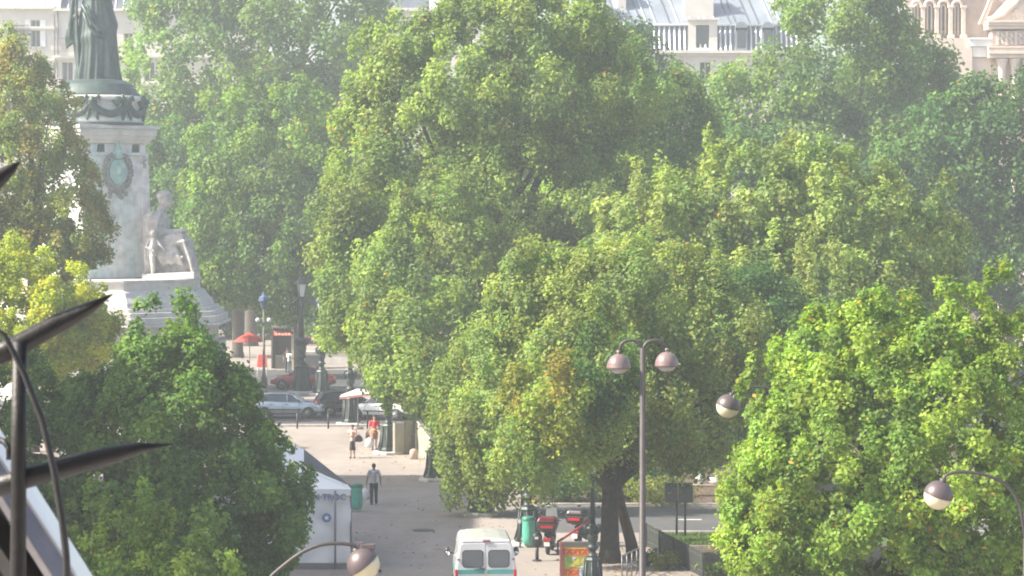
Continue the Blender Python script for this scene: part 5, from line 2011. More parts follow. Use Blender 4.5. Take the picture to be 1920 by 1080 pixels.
M_BLUEINK = mat('blue_ink', (0.16, 0.21, 0.40), 0.7)
FACE = Matrix.Rotation(PI / 2, 4, 'X')
text('lettering', 'CAN TROC', .29, Matrix.Translation(tp(607, 932) + Vector((0, -.13, 0))) @ FACE, M_BLUEINK, tent, .006, bold=.006)
b = MB()
b.lathe([(.155, 0), (.155, .01)], tp(613, 970) + Vector((0, -.13, 0)), 28, M=Matrix.Rotation(PI / 2, 3, 'X'), smooth=False)
b.build('badge', M_BLUEINK, tent)
b = MB()
pts = []
for k in range(10):
    a = PI / 2 + k * PI / 5
    r = .10 if k % 2 == 0 else .042
    pts.append((r * math.cos(a), r * math.sin(a)))
b.prism(pts, Matrix.Translation(tp(613, 970) + Vector((0, -.142, 0))) @ FACE, .006)
b.build('badge_star', M_WHITEPAINT, tent)
# grey crate-like footing below the wall
b = MB()
b.box(((xl + xr) / 2 - .1, -.06, .1), (xr - xl, .1, .2))
b.build('ground_bar', M_GREYPAINT, tent)

# ---------------------------------------------------------------- green bins (bag hung from a ring on a post)
M_BAG = mat('green_bag', (0.10, 0.42, 0.31), 0.35, 0, 0.15, 5, 0.4, 14)


def bin_(label, loc, rz=0.0):
    t = thing('litter_bin', label, 'litter bin', loc, rz, 'green bag litter bins')
    b = MB()
    n = 30
    verts, faces = [], []
    prof = [(.02, .06), (.17, .08), (.22, .2), (.225, .5), (.22, .8), (.235, .98)]
    for j, (r, z) in enumerate(prof):
        for k in range(n):
            a = 2 * PI * k / n
            w = 1 + .05 * math.sin(5 * a + z * 4) + .03 * math.sin(9 * a - z * 7)
            verts.append((r * w * math.cos(a), r * w * math.sin(a), z))
    for j in range(len(prof) - 1):
        for k in range(n):
            a, c = j * n + k, j * n + (k + 1) % n
            faces.append((a, c, c + n, a + n))
    b.add(verts, faces, 0, True)
    b.build('bag', M_BAG, t)
    b = MB()
    pts = [(.24 * math.cos(a), .24 * math.sin(a), .99) for a in np.linspace(0, 2 * PI, 25)]
    b.tube(pts, .022, 8)
    b.lathe([(.25, 1.0), (.24, 1.06), (.16, 1.10), (0, 1.12)], (0, 0, 0), 20)
    b.build('lid_ring', mat('bin_green_metal', (0.05, 0.20, 0.15), 0.4, 0.2, 0.1), t)
    b = MB()
    b.tube([(-.30, .02, 0), (-.30, .02, 1.1)], .03, 8)
    b.tube([(-.30, .02, 1.0), (-.24, .0, .99)], .02, 6)
    b.lathe([(.14, 0), (.14, .03)], (-.30, .02, 0), 12)
    b.build('post', M_CASTIRON, t)
    b = MB()
    b.box((-.32, -.06, .92), (.1, .02, .12))
    b.build('notice', M_WHITEPAINT, t)
    return t


bin_('green bag litter bin beside the tent and the walking man', tuple(gd(669, 959)))
bin_('green bag litter bin right of the van roof, before a lamp post', tuple(gd(991, 1026)))

# ---------------------------------------------------------------- poster board
PD = 85.6
pbs = gd(1081, PD * 0 + 1091)
board = thing('poster_board', 'red framed board of orange and yellow posters beside a lamp post', 'poster board', (pbs.x, pbs.y, 0))
P0 = Vector((pbs.x, pbs.y, 0))
pp_ = lambda px, py: at(px, py, pbs.y) - P0
x0, x1 = pp_(1056, 1050).x, pp_(1107, 1050).x
ztop = pp_(1080, 1019).z
M_REDFR = mat('dull_red_frame', (0.26, 0.07, 0.07), 0.5, 0, 0.15, 4)
for x in (x0 - .06, x1 + .06):
    b = MB()
    b.hull8([(x - .05, -.03, 0), (x + .05, -.03, 0), (x + .05, .55, 0), (x - .05, .55, 0)], [(x - .05, -.03, ztop + .06), (x + .05, -.03, ztop + .06), (x + .05, .1, ztop + .06), (x - .05, .1, ztop + .06)])
    b.build('frame_side', M_REDFR, board, bevel=.01)
b = MB()
b.box(((x0 + x1) / 2, .04, ztop + .03), (x1 - x0, .10, .06))
b.build('frame_top', M_GREYPAINT, board)
b = MB()
b.box(((x0 + x1) / 2, .05, ztop / 2 + .02), (x1 - x0 + .01, .03, ztop - .06))
b.build('backing', mat('grey_board', (.30, .27, .20), .8), board)
M_OR = mat('orange_print', (0.72, 0.26, 0.05), 0.6)
M_YE = mat('yellow_print', (0.66, 0.55, 0.10), 0.6, 0, 0.2, 5)
M_YG = mat('yellow_green_print', (0.42, 0.48, 0.10), 0.6, 0, 0.35, 6)
M_RD = mat('red_print', (0.55, 0.07, 0.03), 0.6)
M_LV = mat('pale_blue_print', (0.55, 0.58, 0.70), 0.6, 0, 0.1, 5)
M_GN = mat('green_print', (0.16, 0.42, 0.10), 0.6)


def poster(name, xa_, z0_, xb_, z1_, m, y=.03):
    p = MB()
    p.box(((xa_ + xb_) / 2, y, (z0_ + z1_) / 2), (xb_ - xa_, .008, z1_ - z0_))
    return p.build(name, m, board)


zz = lambda py: pp_(1080, py).z
xm = pp_(1086, 1050).x
p1 = poster('poster', x0 + .03, zz(1043.5), x1 - .02, zz(1026), M_OR)
p2 = poster('poster', x0 + .03, zz(1065), x1 - .02, zz(1044), M_YG)
p3 = poster('poster', x0 + .03, zz(1084), xm - .02, zz(1066), M_OR)
p4 = poster('poster', xm, zz(1084), x1 - .02, zz(1066.5), M_LV)
text('lettering', 'TXXTXV', .24, Matrix.Translation(((x0 + x1) / 2, .022, zz(1035))) @ FACE, M_RD, p1, .003, bold=.008)
text('lettering', 'TXX', .24, Matrix.Translation(((x0 + xm) / 2, .022, zz(1074))) @ FACE, M_RD, p3, .003, bold=.008)
q = MB()
q.box(((x0 + x1) / 2, .022, zz(1030.0) + .03), (x1 - x0 - .12, .006, .03))
q.build('print_band', M_YE, p1)
for k, (px, py, w_, h_, m_) in enumerate(((1067, 1050, .14, .2, M_GN), (1077, 1048, .10, .1, M_LV), (1082, 1054, .18, .18, M_YE), (1095, 1054, .2, .12, M_YE), (1096, 1063, .26, .05, M_WHITEPAINT), (1072, 1061, .2, .06, M_YE))):
    q = MB()
    q.box((pp_(px, py).x, .022, zz(py)), (w_, .006, h_))
    q.build('print_patch', m_, p2)
for k in range(3):
    q = MB()
    q.box(((xm + x1) / 2, .022, zz(1070 + 4.5 * k)), (.26 - .04 * k, .006, .05))
    q.build('print_band', M_BLUEINK, p4)

# ---------------------------------------------------------------- delivery scooters
M_REDBOX = mat('red_box', (0.11, 0.012, 0.016), 0.25, 0, 0.08, 4, coat=0.5)


def scooter(label, loc, rz, box_m, screen=True):
    """front at +y"""
    t = thing('scooter', label, 'motor scooter', loc, rz, 'scooters parked by the garden')
    for y in (-.55, .62):
        b = MB()
        b.lathe([(.12, -.06), (.2, -.065), (.24, -.03), (.24, .03), (.2, .065), (.12, .06)], (0, y, .24), 20, M=Matrix.Rotation(PI / 2, 3, 'Y'))
        w_ = b.build('wheel', M_RUBBER, t)
        r_ = MB()
        r_.lathe([(0, .03), (.13, .035)], (0, y, .24), 12, M=Matrix.Rotation(PI / 2, 3, 'Y'))
        r_.lathe([(0, .03), (.13, .035)], (0, y, .24), 12, M=Matrix.Rotation(-PI / 2, 3, 'Y'))
        r_.build('rim', M_ALLOY, w_)
    b = MB()
    b.tube([(0, -.75, .52), (0, -.4, .50), (0, .0, .42), (0, .15, .32)], [.12, .20, .19, .16], 10)
    b.tube([(0, .15, .30), (0, .42, .32), (0, .5, .5), (0, .45, .85)], [.14, .14, .17, .12], 10, flat=1.2)
    b.tube([(0, .62, .36), (0, .58, .55), (0, .5, .75)], [.11, .12, .1], 8)
    b.build('body', M_PLASTIC, t, remesh=.03)
    b = MB()
    b.tube([(0, -.6, .68), (0, -.3, .70), (0, .02, .66)], [.13, .17, .12], 10, flat=.5)
    b.build('seat', M_RUBBER, t)
    b = MB()
    b.box((0, -.62, .80), (.34, .3, .03))
    b.tube([(0, -.6, .6), (0, -.62, .80)], .03, 6)
    b.build('carrier', M_IRON, t)
    b = MB()
    b.hull8([(-.30, -.90, .83), (.30, -.90, .83), (.30, -.40, .83), (-.30, -.40, .83)], [(-.38, -.93, 1.12), (.38, -.93, 1.12), (.38, -.36, 1.12), (-.38, -.36, 1.12)])
    bo = b.build('top_box', M_PLASTIC if box_m is M_REDBOX else box_m, t, bevel=.05)
    b = MB()
    b.hull8([(-.39, -.94, 1.122), (.39, -.94, 1.122), (.39, -.35, 1.122), (-.39, -.35, 1.122)], [(-.28, -.85, 1.34), (.28, -.85, 1.34), (.28, -.42, 1.34), (-.28, -.42, 1.34)])
    b.build('lid', box_m, bo, bevel=.09, seg=4)
    b = MB()
    b.box((0, -.945, 1.0), (.44, .02, .09))
    b.build('reflector', M_REDLENS, bo)
    b = MB()
    b.tube([(0, .45, .8), (0, .40, 1.02)], .03, 6)
    b.tube([(-.34, .28, 1.08), (-.15, .40, 1.03), (.15, .40, 1.03), (.34, .28, 1.08)], .02, 6)
    hbo = b.build('handlebar', M_IRON, t)
    for s in (-1, 1):
        b = MB()
        b.tube([(s * .25, .34, 1.05), (s * .36, .38, 1.30)], .01, 5)
        b.ball((s * .38, .37, 1.34), (.08, .02, .055), 8)
        b.build('mirror', M_PLASTIC, hbo)
    if screen:
        b = MB()
        b.slab([(-.22, .50, 1.0), (.22, .50, 1.0), (.18, .42, 1.55), (-.18, .42, 1.55)], .01)
        b.build('windscreen', mat('pale_screen', (.45, .5, .5), .1, 0, .1, 2), t)
        b = MB()
        b.tube([(-.2, .42, 1.56), (.0, .42, 1.60), (.2, .42, 1.56)], .02, 6)
        b.build('screen_rim', M_ALLOY, t)
    b = MB()
    b.box((0, -.86, .56), (.26, .06, .1))
    b.build('tail_light', M_REDLENS, t)
    b = MB()
    b.box((0, -.86, .40), (.2, .02, .16))
    b.build('number_plate', M_WHITEPAINT, t)
    return t


lc = gd(1031, 1036)
scooter('scooter with a shiny red top box beside the green bin', (lc.x, lc.y, .004), R(-8), M_REDBOX)
lc = gd(1098, 1032)
scooter('black scooter with a black top box, half behind a lamp post', (lc.x, lc.y + 1.6, .004), R(-25), mat('black_box', (.025, .02, .025), .3, 0, .1, coat=.3), False)
# dark parking post in front of them
lc = gd(1007, 1052)
pk = thing('parking_meter', 'short dark meter post with rounded head between the van and the red scooter', 'parking meter', lc)
b = MB()
b.tube([(0, 0, 0), (0, 0, .55)], .06, 10)
b.lathe([(.16, 0), (.16, .04), (.08, .06)], (0, 0, 0), 12)
b.build('post', M_IRON, pk)
b = MB()
b.lathe([(.10, .5), (.17, .56), (.18, .85), (.14, .95), (0, .99)], (0, 0, 0), 14, sy=.7)
b.build('head', M_IRON, pk)
b = MB()
b.box((-.02, -.13, .8), (.12, .02, .08))
b.build('display', M_WHITELENS, pk)
# red barrier bar leaning behind
a, e = at(1046, 1016, 92.0), at(1112, 972, 94.6)
bar = thing('barrier', 'slanting red bar of a low barrier between the two scooters', 'barrier', (a.x, a.y, 0))
b = MB()
b.tube([a - Vector((a.x, a.y, 0)), e - Vector((a.x, a.y, 0))], .045, 8)
b.build('bar', mat('red_bar', (.36, .07, .07), .5, 0, .25, 3), bar)
b = MB()
for p in (a, e):
    q = p - Vector((a.x, a.y, 0))
    b.tube([(q.x, q.y, 0), q], .03, 8)
b.build('post', M_IRON, bar)

# ---------------------------------------------------------------- dark panel, fences, railings
lc = gd(1275, 1006)
sg = thing('notice_panel', 'dark double panel on two posts at the garden edge, seen from behind', 'sign', lc)
S0 = lc
sp2 = lambda px, py: at(px, py, lc.y) - S0
for xa_, xb_ in ((1246, 1271), (1272, 1299)):
    b = MB()
    p0, p1 = sp2(xa_, 942), sp2(xb_, 905)
    b.box(((p0.x + p1.x) / 2, 0, (p0.z + p1.z) / 2), (p1.x - p0.x, .07, p1.z - p0.z))
    po = b.build('panel', mat('dark_panel', (.028, .032, .036), .6, 0, .3, 3), sg, bevel=.01)
    for zf in (p0.z + .03, p1.z - .03):
        b = MB()
        b.box(((p0.x + p1.x) / 2, -.05, zf), (p1.x - p0.x - .02, .03, .05))
        b.build('panel_rail', M_IRON, po)
for px in (1269, 1285):
    b = MB()
    x = sp2(px, 950).x
    b.tube([(x, .08, -.02), (x, .08, sp2(px, 925).z)], .04, 8)
    b.build('post', M_IRON, sg)

M_FENCE = mat('grey_green_slat', (0.05, 0.058, 0.05), 0.75, 0, 0.35, 5)
f0, f1 = Vector((gd(1214, 1026).x, gd(1214, 1026).y, 0)), Vector((gd(1321, 1086).x, gd(1321, 1086).y, 0))
fe = thing('slat_fence', 'grey green slat fence running down towards the brightest tree', 'fence', f0)
v = f1 - f0
ln_ = v.length
u = v.normalized()
ang = math.atan2(u.y, u.x)
rf_ = random.Random(3)
N = int(ln_ / .125)
for k in range(N):
    s = MB()
    hgt = .80 + rf_.uniform(-.012, .012)
    s.box((0, 0, hgt / 2 + .03), (.082, .022, hgt), (rf_.uniform(-.02, .02), rf_.uniform(-.012, .012), ang))
    s.build('slat', M_FENCE, fe, loc=u * (.06 + k * .125))
for z in (.22, .68):
    b = MB()
    b.tube([Vector((0, .03, z)), v + Vector((0, .03, z))], .025, 4, smooth=False)
    b.build('rail', M_FENCE, fe)
for t in np.linspace(0, 1, 5):
    b = MB()
    p = v * float(t) + Vector((-.04, .06, 0))
    b.box((p.x, p.y, .43), (.07, .07, .86))
    b.build('post', M_FENCE, fe)

r0, r1 = gd(1166, 1090), gd(1203, 1072)
ra = thing('metal_railing', 'low grey metal railing at the foot of the forked tree', 'railing', r0)
v = r1 - r0
for t in np.linspace(0, 1, 5):
    b = MB()
    b.tube([v * float(t), v * float(t) + Vector((0, 0, .82))], .022, 6)
    b.build('upright', M_GREYPAINT, ra)
for z in (.82, .42):
    b = MB()
    b.tube([Vector((0, 0, z)), v + Vector((0, 0, z))], .025, 6)
    b.build('rail', M_GREYPAINT, ra)

# leaning brown trunk beside the forked tree
lc = gd(1178, 1047)
lt = thing('leaning_trunk', 'leaning reddish brown trunk right behind the dark forked trunk', 'tree', lc)
b = MB()
b.tube([(.2, 0, -.05), (.08, 0, .6), (-.2, 0, 1.6), (-.42, 0, 2.6), (-.55, 0, 3.8)], [.26, .20, .17, .15, .11], 12)
b.tube([(-.42, 0, 2.6), (-.1, .2, 3.4), (.3, .3, 4.4)], [.14, .11, .06], 8)
b.build('trunk', M_RUST, lt)
RNG = np.random.default_rng(77)
pos = RNG.normal(size=(900, 3)) * np.array([.7, .7, .5]) + np.array([-.1, 0, 4.3])
leaf_mesh('crown_leaves', pos, norm(RNG.normal(size=(900, 3)) + np.array([0, 0, .6])), .15, np.array(GREEN)[RNG.integers(0, 3, 900)], lt, leaf_mat('leaf_surface'))


def shrub(label, loc, w, h, pal, n, leaf=.09, seed=1):
    global RNG
    RNG = np.random.default_rng(seed)
    t = thing('shrub', label, 'shrub', loc)
    u = norm(RNG.normal(size=(n, 3)))
    p = u * (RNG.random((n, 1)) ** .4) * np.array([w, w * .8, h * .55]) + np.array([0, 0, h * .55])
    p += .1 * np.sin(p[:, [1, 2, 0]] * 9)
    p[:, 2] = np.maximum(p[:, 2], .04)
    c = np.array(pal)[RNG.integers(0, 3, n)] * RNG.uniform(.7, 1.3, (n, 1))
    leaf_mesh('crown_leaves', p, norm(u + np.array([0, 0, .4]) + RNG.normal(size=(n, 3)) * .5), leaf, c, t, leaf_mat('leaf_surface'))
    b = MB()
    for k in range(7):
        a = k * .9
        b.tube([(0, 0, -.02), (.3 * w * math.cos(a), .3 * w * math.sin(a), h * .45), (.6 * w * math.cos(a), .6 * w * math.sin(a), h * .85)], [.03, .02, .008], 5)
    b.build('stem', M_BARK, t)
    return t


shrub('shrub with pale and rusty autumn leaves before the slat fence', gd(1250, 1068), .55, .55, AUTUMN, 900, .10, 31)
shrub('dark shrub at the foot of the slim double lamp', gd(1215, 1062), .45, .5, DEEP, 700, .09, 32)
shrub('olive shrub at the right end of the slat fence', gd(1345, 1078), .7, .4, OLIVE, 900, .09, 33)
shrub('rust coloured shrub behind the notice panel', gd(1238, 948), 1.5, 1.1, AUTUMN, 1600, .13, 34)
shrub('broad dark shrub under the forked tree beyond the path', gd(1060, 940), 2.2, 1.5, DEEP, 2600, .15, 35)
shrub('tall olive shrub beyond the path, left of the dark trunk', gd(1010, 915), 1.7, 1.4, OLIVE, 2200, .14, 36)
shrub('dark shrub beyond the path, between the trunk and the notice panel', gd(1185, 935), 2.0, 1.4, DEEP, 2400, .15, 37)

# scattered litter-like white petals on the right foreground soil: fallen leaves
RNG = np.random.default_rng(5)
n = 2600
pos = np.stack([RNG.uniform(3.0, 12.0, n), RNG.uniform(76, 94, n), np.full(n, .02)], 1)
m1 = np.stack([RNG.uniform(-2.2, 14.0, n), RNG.uniform(108, 140, n), np.full(n, .02)], 1)
m2 = np.stack([RNG.uniform(-8.0, 3.0, 420), RNG.uniform(84, 140, 420), np.full(420, .02)], 1)
pos = np.concatenate([pos, m1, m2])
col = np.array([(0.36, 0.20, 0.05), (0.30, 0.25, 0.12), (0.22, 0.10, 0.04)])[RNG.integers(0, 3, len(pos))]
fl = leaf_mesh('fallen_leaf_sheet', pos, norm(RNG.normal(size=(len(pos), 3)) * .25 + np.array([0, 0, 1.0])), .12, col, None, leaf_mat('leaf_surface'))
fl.name = 'fallen_leaves'
tag(fl, kind='stuff')

# ---------------------------------------------------------------- bench with two white bags
lc = gd(1326, 930)
be = thing('park_bench', 'low pinkish stone bench in the shade right of the notice panel', 'bench', lc)
b = MB()
b.box((0, 0, .44), (1.9, .5, .10))
b.build('seat', mat('pink_stone', (.33, .24, .21), .8, 0, .15, 3), be, bevel=.02)
for x in (-.7, .7):
    b = MB()
    b.box((x, 0, .2), (.22, .42, .39))
    b.build('leg', M_STONE, be, bevel=.02)
for lb, x, w_, h_, r_ in (('upright white carrier bag on the stone bench', -.32, .17, .42, 0), ('slumped white carrier bag on the stone bench, the right one', .30, .30, .26, .3)):
    g_ = MB()
    n = 18
    verts, faces = [], []
    prof = [(.6, 0), (.95, .15), (1.0, .45), (.85, .8), (.5, .95), (.3, 1.0)]
    for r, z in prof:
        for k in range(n):
            a = 2 * PI * k / n
            ww = 1 + .1 * math.sin(3 * a + z * 5) + .06 * math.sin(7 * a)
            verts.append((w_ * r * ww * math.cos(a), .6 * w_ * r * ww * math.sin(a), h_ * z))
    for j in range(len(prof) - 1):
        for k in range(n):
            a, c = j * n + k, j * n + (k + 1) % n
            faces.append((a, c, c + n, a + n))
    faces.append(tuple(range(n - 1, -1, -1)))
    faces.append(tuple(range(5 * n, 6 * n)))
    g_.add(verts, faces, 0, True)
    g_.tube([(-.06, 0, h_), (-.05, 0, h_ + .12), (.05, 0, h_ + .12), (.06, 0, h_)], .012, 5)
    o = g_.build('carrier_bag', mat('white_plastic', (.78, .76, .76), .5, 0, .05, 5, .2, 20))
    o.location = lc + Vector((x, 0, .492))
    o.rotation_euler = (0, r_, 0)
    tag(o, lb, 'bag')

# ---------------------------------------------------------------- beige parapet beside the lamp posts
M_BEIGE = mat('beige_parapet', (0.33, 0.31, 0.24), 0.85, 0, 0.12, 1.5, 0.15, 10)
c0 = gd(741, 853)
c1 = gd(779, 849)
c2 = gd(813, 873)
pa = thing('beige_parapet', 'beige parapet wall with dark posts and a sloping rail beside the sunlit lamp post', 'wall', c0)
h_ = 1.55
a, e = Vector((0, 0, 0)), c1 - c0
b = MB()
b.slab([a, e, e + Vector((0, 0, h_)), a + Vector((0, 0, h_))], .16)
b.build('wall_panel', M_BEIGE, pa, bevel=.01)
e2 = c2 - c0
b = MB()
b.slab([e + Vector((.03, 0, 0)), e2, e2 + Vector((0, 0, .95)), e + Vector((.03, 0, h_))], .14)
b.build('wall_panel', M_BEIGE, pa, bevel=.01)
b = MB()
for t in (.02, .5, .98):
    p = e * t
    b.box((p.x, p.y - .04, h_ / 2 + .05), (.07, .06, h_ + .1))
b.box((e.x / 2, e.y / 2 - .03, h_ * .62), (e.x, .03, .05))
b.build('post', M_GREYPAINT, pa)
b = MB()
b.tube([e + Vector((.03, -.05, h_ + .08)), e2 + Vector((0, -.05, 1.02))], .045, 8)
b.build('sloping_rail', M_KERB, pa)
b = MB()
lc = gd(776, 861)
b.lathe([(.20, 0), (.20, .35), (.16, .46), (.0, .52)], (0, 0, 0), 14)
o = b.build('stone_bollard', mat('worn_pink_stone', (.42, .33, .28), .85, 0, .15, 4))
o.location = lc
tag(o, 'stubby worn stone bollard at the corner of the beige parapet', 'bollard')

# thin kerb bollards
pr_ = None
for px, py, lb in ((557.5, 803.5, 'thin dark bollard in front of the silver blue hatchback'), (615.5, 803.5, 'thin dark bollard before the gap between the silver and the dark car'),
                   (689, 803.5, 'thin dark bollard between the parasol and the person in red'), (500, 803.5, 'thin dark bollard at the edge of the dark tree')):
    lc = gd(px, py)
    if pr_ is None:
        pr_ = thing('bollard', lb, 'bollard', lc, 0, 'thin bollards along the near kerb')
        b = MB()
        b.tube([(0, 0, 0), (0, 0, .88)], .05, 10)
        b.build('post', M_IRON, pr_)
        b = MB()
        b.ball((0, 0, .92), .065, 10)
        b.build('cap', M_IRON, pr_)
    else:
        dup(pr_, lc, 0, lb)

# ---------------------------------------------------------------- white parasol at the kerb
um = at(671, 738, 144.6)
ps = thing('market_parasol', 'flat white market parasol with a red edge behind the near kerb', 'parasol', (um.x, 144.6, 0))
b = MB()
b.tube([(0, 0, 0), (0, 0, um.z + .25)], .04, 8)
b.lathe([(.3, 0), (.3, .08), (.08, .12)], (0, 0, 0), 14)
b.build('pole', M_GREYPAINT, ps)
b = MB()
z = um.z
w_, d_ = .95, .9
Rm = Matrix.Rotation(R(-7), 3, 'Y')
cn = [Rm @ Vector((sx * w_, sy * d_, 0)) + Vector((0, 0, z)) for sx, sy in ((-1, -1), (1, -1), (1, 1), (-1, 1))]
ap = Rm @ Vector((0, 0, .26)) + Vector((0, 0, z))
b.add(cn + [ap, ap - Vector((0, 0, .03))], [(0, 1, 4), (1, 2, 4), (2, 3, 4), (3, 0, 4), (1, 0, 5), (2, 1, 5), (3, 2, 5), (0, 3, 5)])
b.build('canopy', M_WHITEPAINT, ps)
b = MB()
for i in range(4):
    p, q = cn[i], cn[(i + 1) % 4]
    b.slab([p - Vector((0, 0, .13)), q - Vector((0, 0, .13)), q + Vector((0, 0, .0)), p + Vector((0, 0, .0))], .012)
b.build('valance', mat('red_white_valance', (.62, .25, .22), .7, 0, .1, 3), ps)

# ---------------------------------------------------------------- café stalls across the street
kd = 199.0
k0 = at(512, 690, kd)
kg = at(532, 690, kd)
ki = thing('cafe_kiosk', 'small dark café kiosk with a red awning and a pale corner post', 'kiosk', (kg.x, kd, 0))
KL = lambda px, py, dd=0.0: at(px, py, kd + dd) - Vector((kg.x, kd, 0))
zt = KL(530, 615).z
b = MB()
b.box((0, 1.0, zt / 2), (KL(552, 650).x - KL(510, 650).x, .12, zt))
b.box((KL(510, 650).x, .5, zt / 2), (.12, 1.0, zt))
b.build('back_wall', mat('brown_panel', (.10, .085, .075), .8, 0, .2, 2), ki)
b = MB()
b.box((0, .3, zt + .06), (KL(552, 650).x - KL(508, 650).x, 1.7, .12))
b.build('roof', M_GREYPAINT, ki)
b = MB()
b.slab([KL(514, 629, -1.0), KL(548, 629, -1.0), KL(548, 620), KL(513, 620)], .03)
b.build('awning', mat('red_awning', (.42, .10, .05), .7, 0, .2, 2), ki)
b = MB()
for k in range(5):
    b.box(KL(518 + 6 * k, 627, -.99) + Vector((0, 0, .02)), (.12, .02, .1))
b.build('awning_print', M_WHITEPAINT, ki)
b = MB()
p = KL(550, 640)
b.box((p.x, -.3, KL(550, 617).z / 2), (.24, .24, KL(550, 617).z))
b.build('corner_post', mat('pale_post', (.50, .45, .36), .7), ki)
b = MB()
b.box((0, -.1, .5), (1.2, .5, 1.0))
b.build('counter', mat('brown_panel', (.10, .085, .075), .8), ki)
# red umbrella
ru = at(468, 640, 190.0)
rt = thing('red_parasol', 'red café parasol at the edge of the dark tree', 'parasol', (ru.x, 190.0, 0))
b = MB()
b.lathe([(1.15, ru.z - .02), (1.13, ru.z + .03), (.6, ru.z + .38), (.06, ru.z + .62), (0, ru.z + .66)], (0, 0, 0), 8, smooth=False)
b.build('canopy', mat('red_canvas', (.55, .06, .04), .7, 0, .15, 2), rt)
b = MB()
b.tube([(0, 0, 0), (0, 0, ru.z + .3)], .03, 8)
b.build('pole', M_PALEBARK, rt)
# red board under it
lc = gd(477, 722)
ab = thing('red_board', 'small red pavement board below the red parasol', 'pavement board', (lc.x, 186.0, 0))
b = MB()
b.slab([(-.35, 0, .9), (.35, 0, .9), (.3, .25, 1.75), (-.3, .25, 1.75)], .03)
b.build('face', mat('red_canvas', (.55, .06, .04), .7), ab)
b = MB()
for x in (-.33, .33):
    b.tube([(x, -.2, 0), (x * .9, .28, 1.75)], .025, 6)
    b.tube([(x, .7, 0), (x * .9, .28, 1.75)], .025, 6)
b.build('leg', M_WHITEPAINT, ab)
# dark red awning and stall right of the kiosk
lc = at(590, 650, 200)
sa = thing('market_stall', 'low stall with a dark red awning and pale goods, behind the far lamp posts', 'stall', (lc.x, 200, 0))
SL = lambda px, py, dd=0.0: at(px, py, 200 + dd) - Vector((lc.x, 200, 0))
b = MB()
b.slab([SL(572, 644, -.6), SL(602, 644, -.6), SL(602, 631, .6), SL(572, 631, .6)], .03)
b.build('awning', mat('dark_red_canvas', (.16, .03, .04), .7, 0, .2, 2), sa)
for px in (573, 601):
    b = MB()
    b.tube([(SL(px, 640).x, 0, 0), (SL(px, 640).x, 0, SL(px, 640).z)], .04, 6)
    b.build('post', M_GREYPAINT, sa)
b = MB()
b.box((0, -.1, .45), (1.4, .8, .9))
b.build('counter', M_GREYPAINT, sa)
for k in range(6):
    b = MB()
    b.ball((-.5 + .2 * k, -.3, .98), (.11, .1, .09), 8)
    b.build('goods', M_WHITELENS, sa)
# grey advertising lantern half hidden at the top of the far trunk
hd = at(575, 566, 186)
gs = thing('hanging_sign', 'grey hooded street sign high on a pole above the kiosk', 'sign', (at(560, 700, 186).x, 186, 0))
b = MB()
b.tube([(0, 0, 0), (0, 0, hd.z)], .12, 10)
b.build('pole', M_IRON, gs)
b = MB()
x = hd.x - at(560, 700, 186).x
b.hull8([(x - .75, -.2, hd.z - .25), (x + .75, -.2, hd.z - .25), (x + .75, .2, hd.z - .25), (x - .75, .2, hd.z - .25)], [(x - .5, -.15, hd.z + .35), (x + .5, -.15, hd.z + .35), (x + .5, .15, hd.z + .35), (x - .5, .15, hd.z + .35)])
b.build('hood', mat('grey_enamel', (.14, .14, .16), .5), gs, bevel=.04)
b = MB()
b.box((x - .85, 0, hd.z + .12), (.2, .12, .55), (0, .5, 0))
b.build('white_panel', M_WHITEPAINT, gs)
# low pale wall across the far pavement
b = MB()
b.box((0, 0, .45), (26, .35, .9))
b.box((0, 0, .94), (26.2, .5, .08))
o = b.build('low_wall', M_STONE, bevel=.02)
o.location = (-3.5, 205, 0)
tag(o, 'long low pale wall across the far pavement behind the cars', 'wall')

# ---------------------------------------------------------------- people
M_SKIN = mat('skin', (0.42, 0.25, 0.18), 0.55, 0, 0.08, 6)
M_SKIND = mat('tanned_skin', (0.28, 0.15, 0.10), 0.55, 0, 0.08, 6)
M_HAIR = mat('dark_hair', (0.02, 0.016, 0.014), 0.6, 0, 0.3, 30)


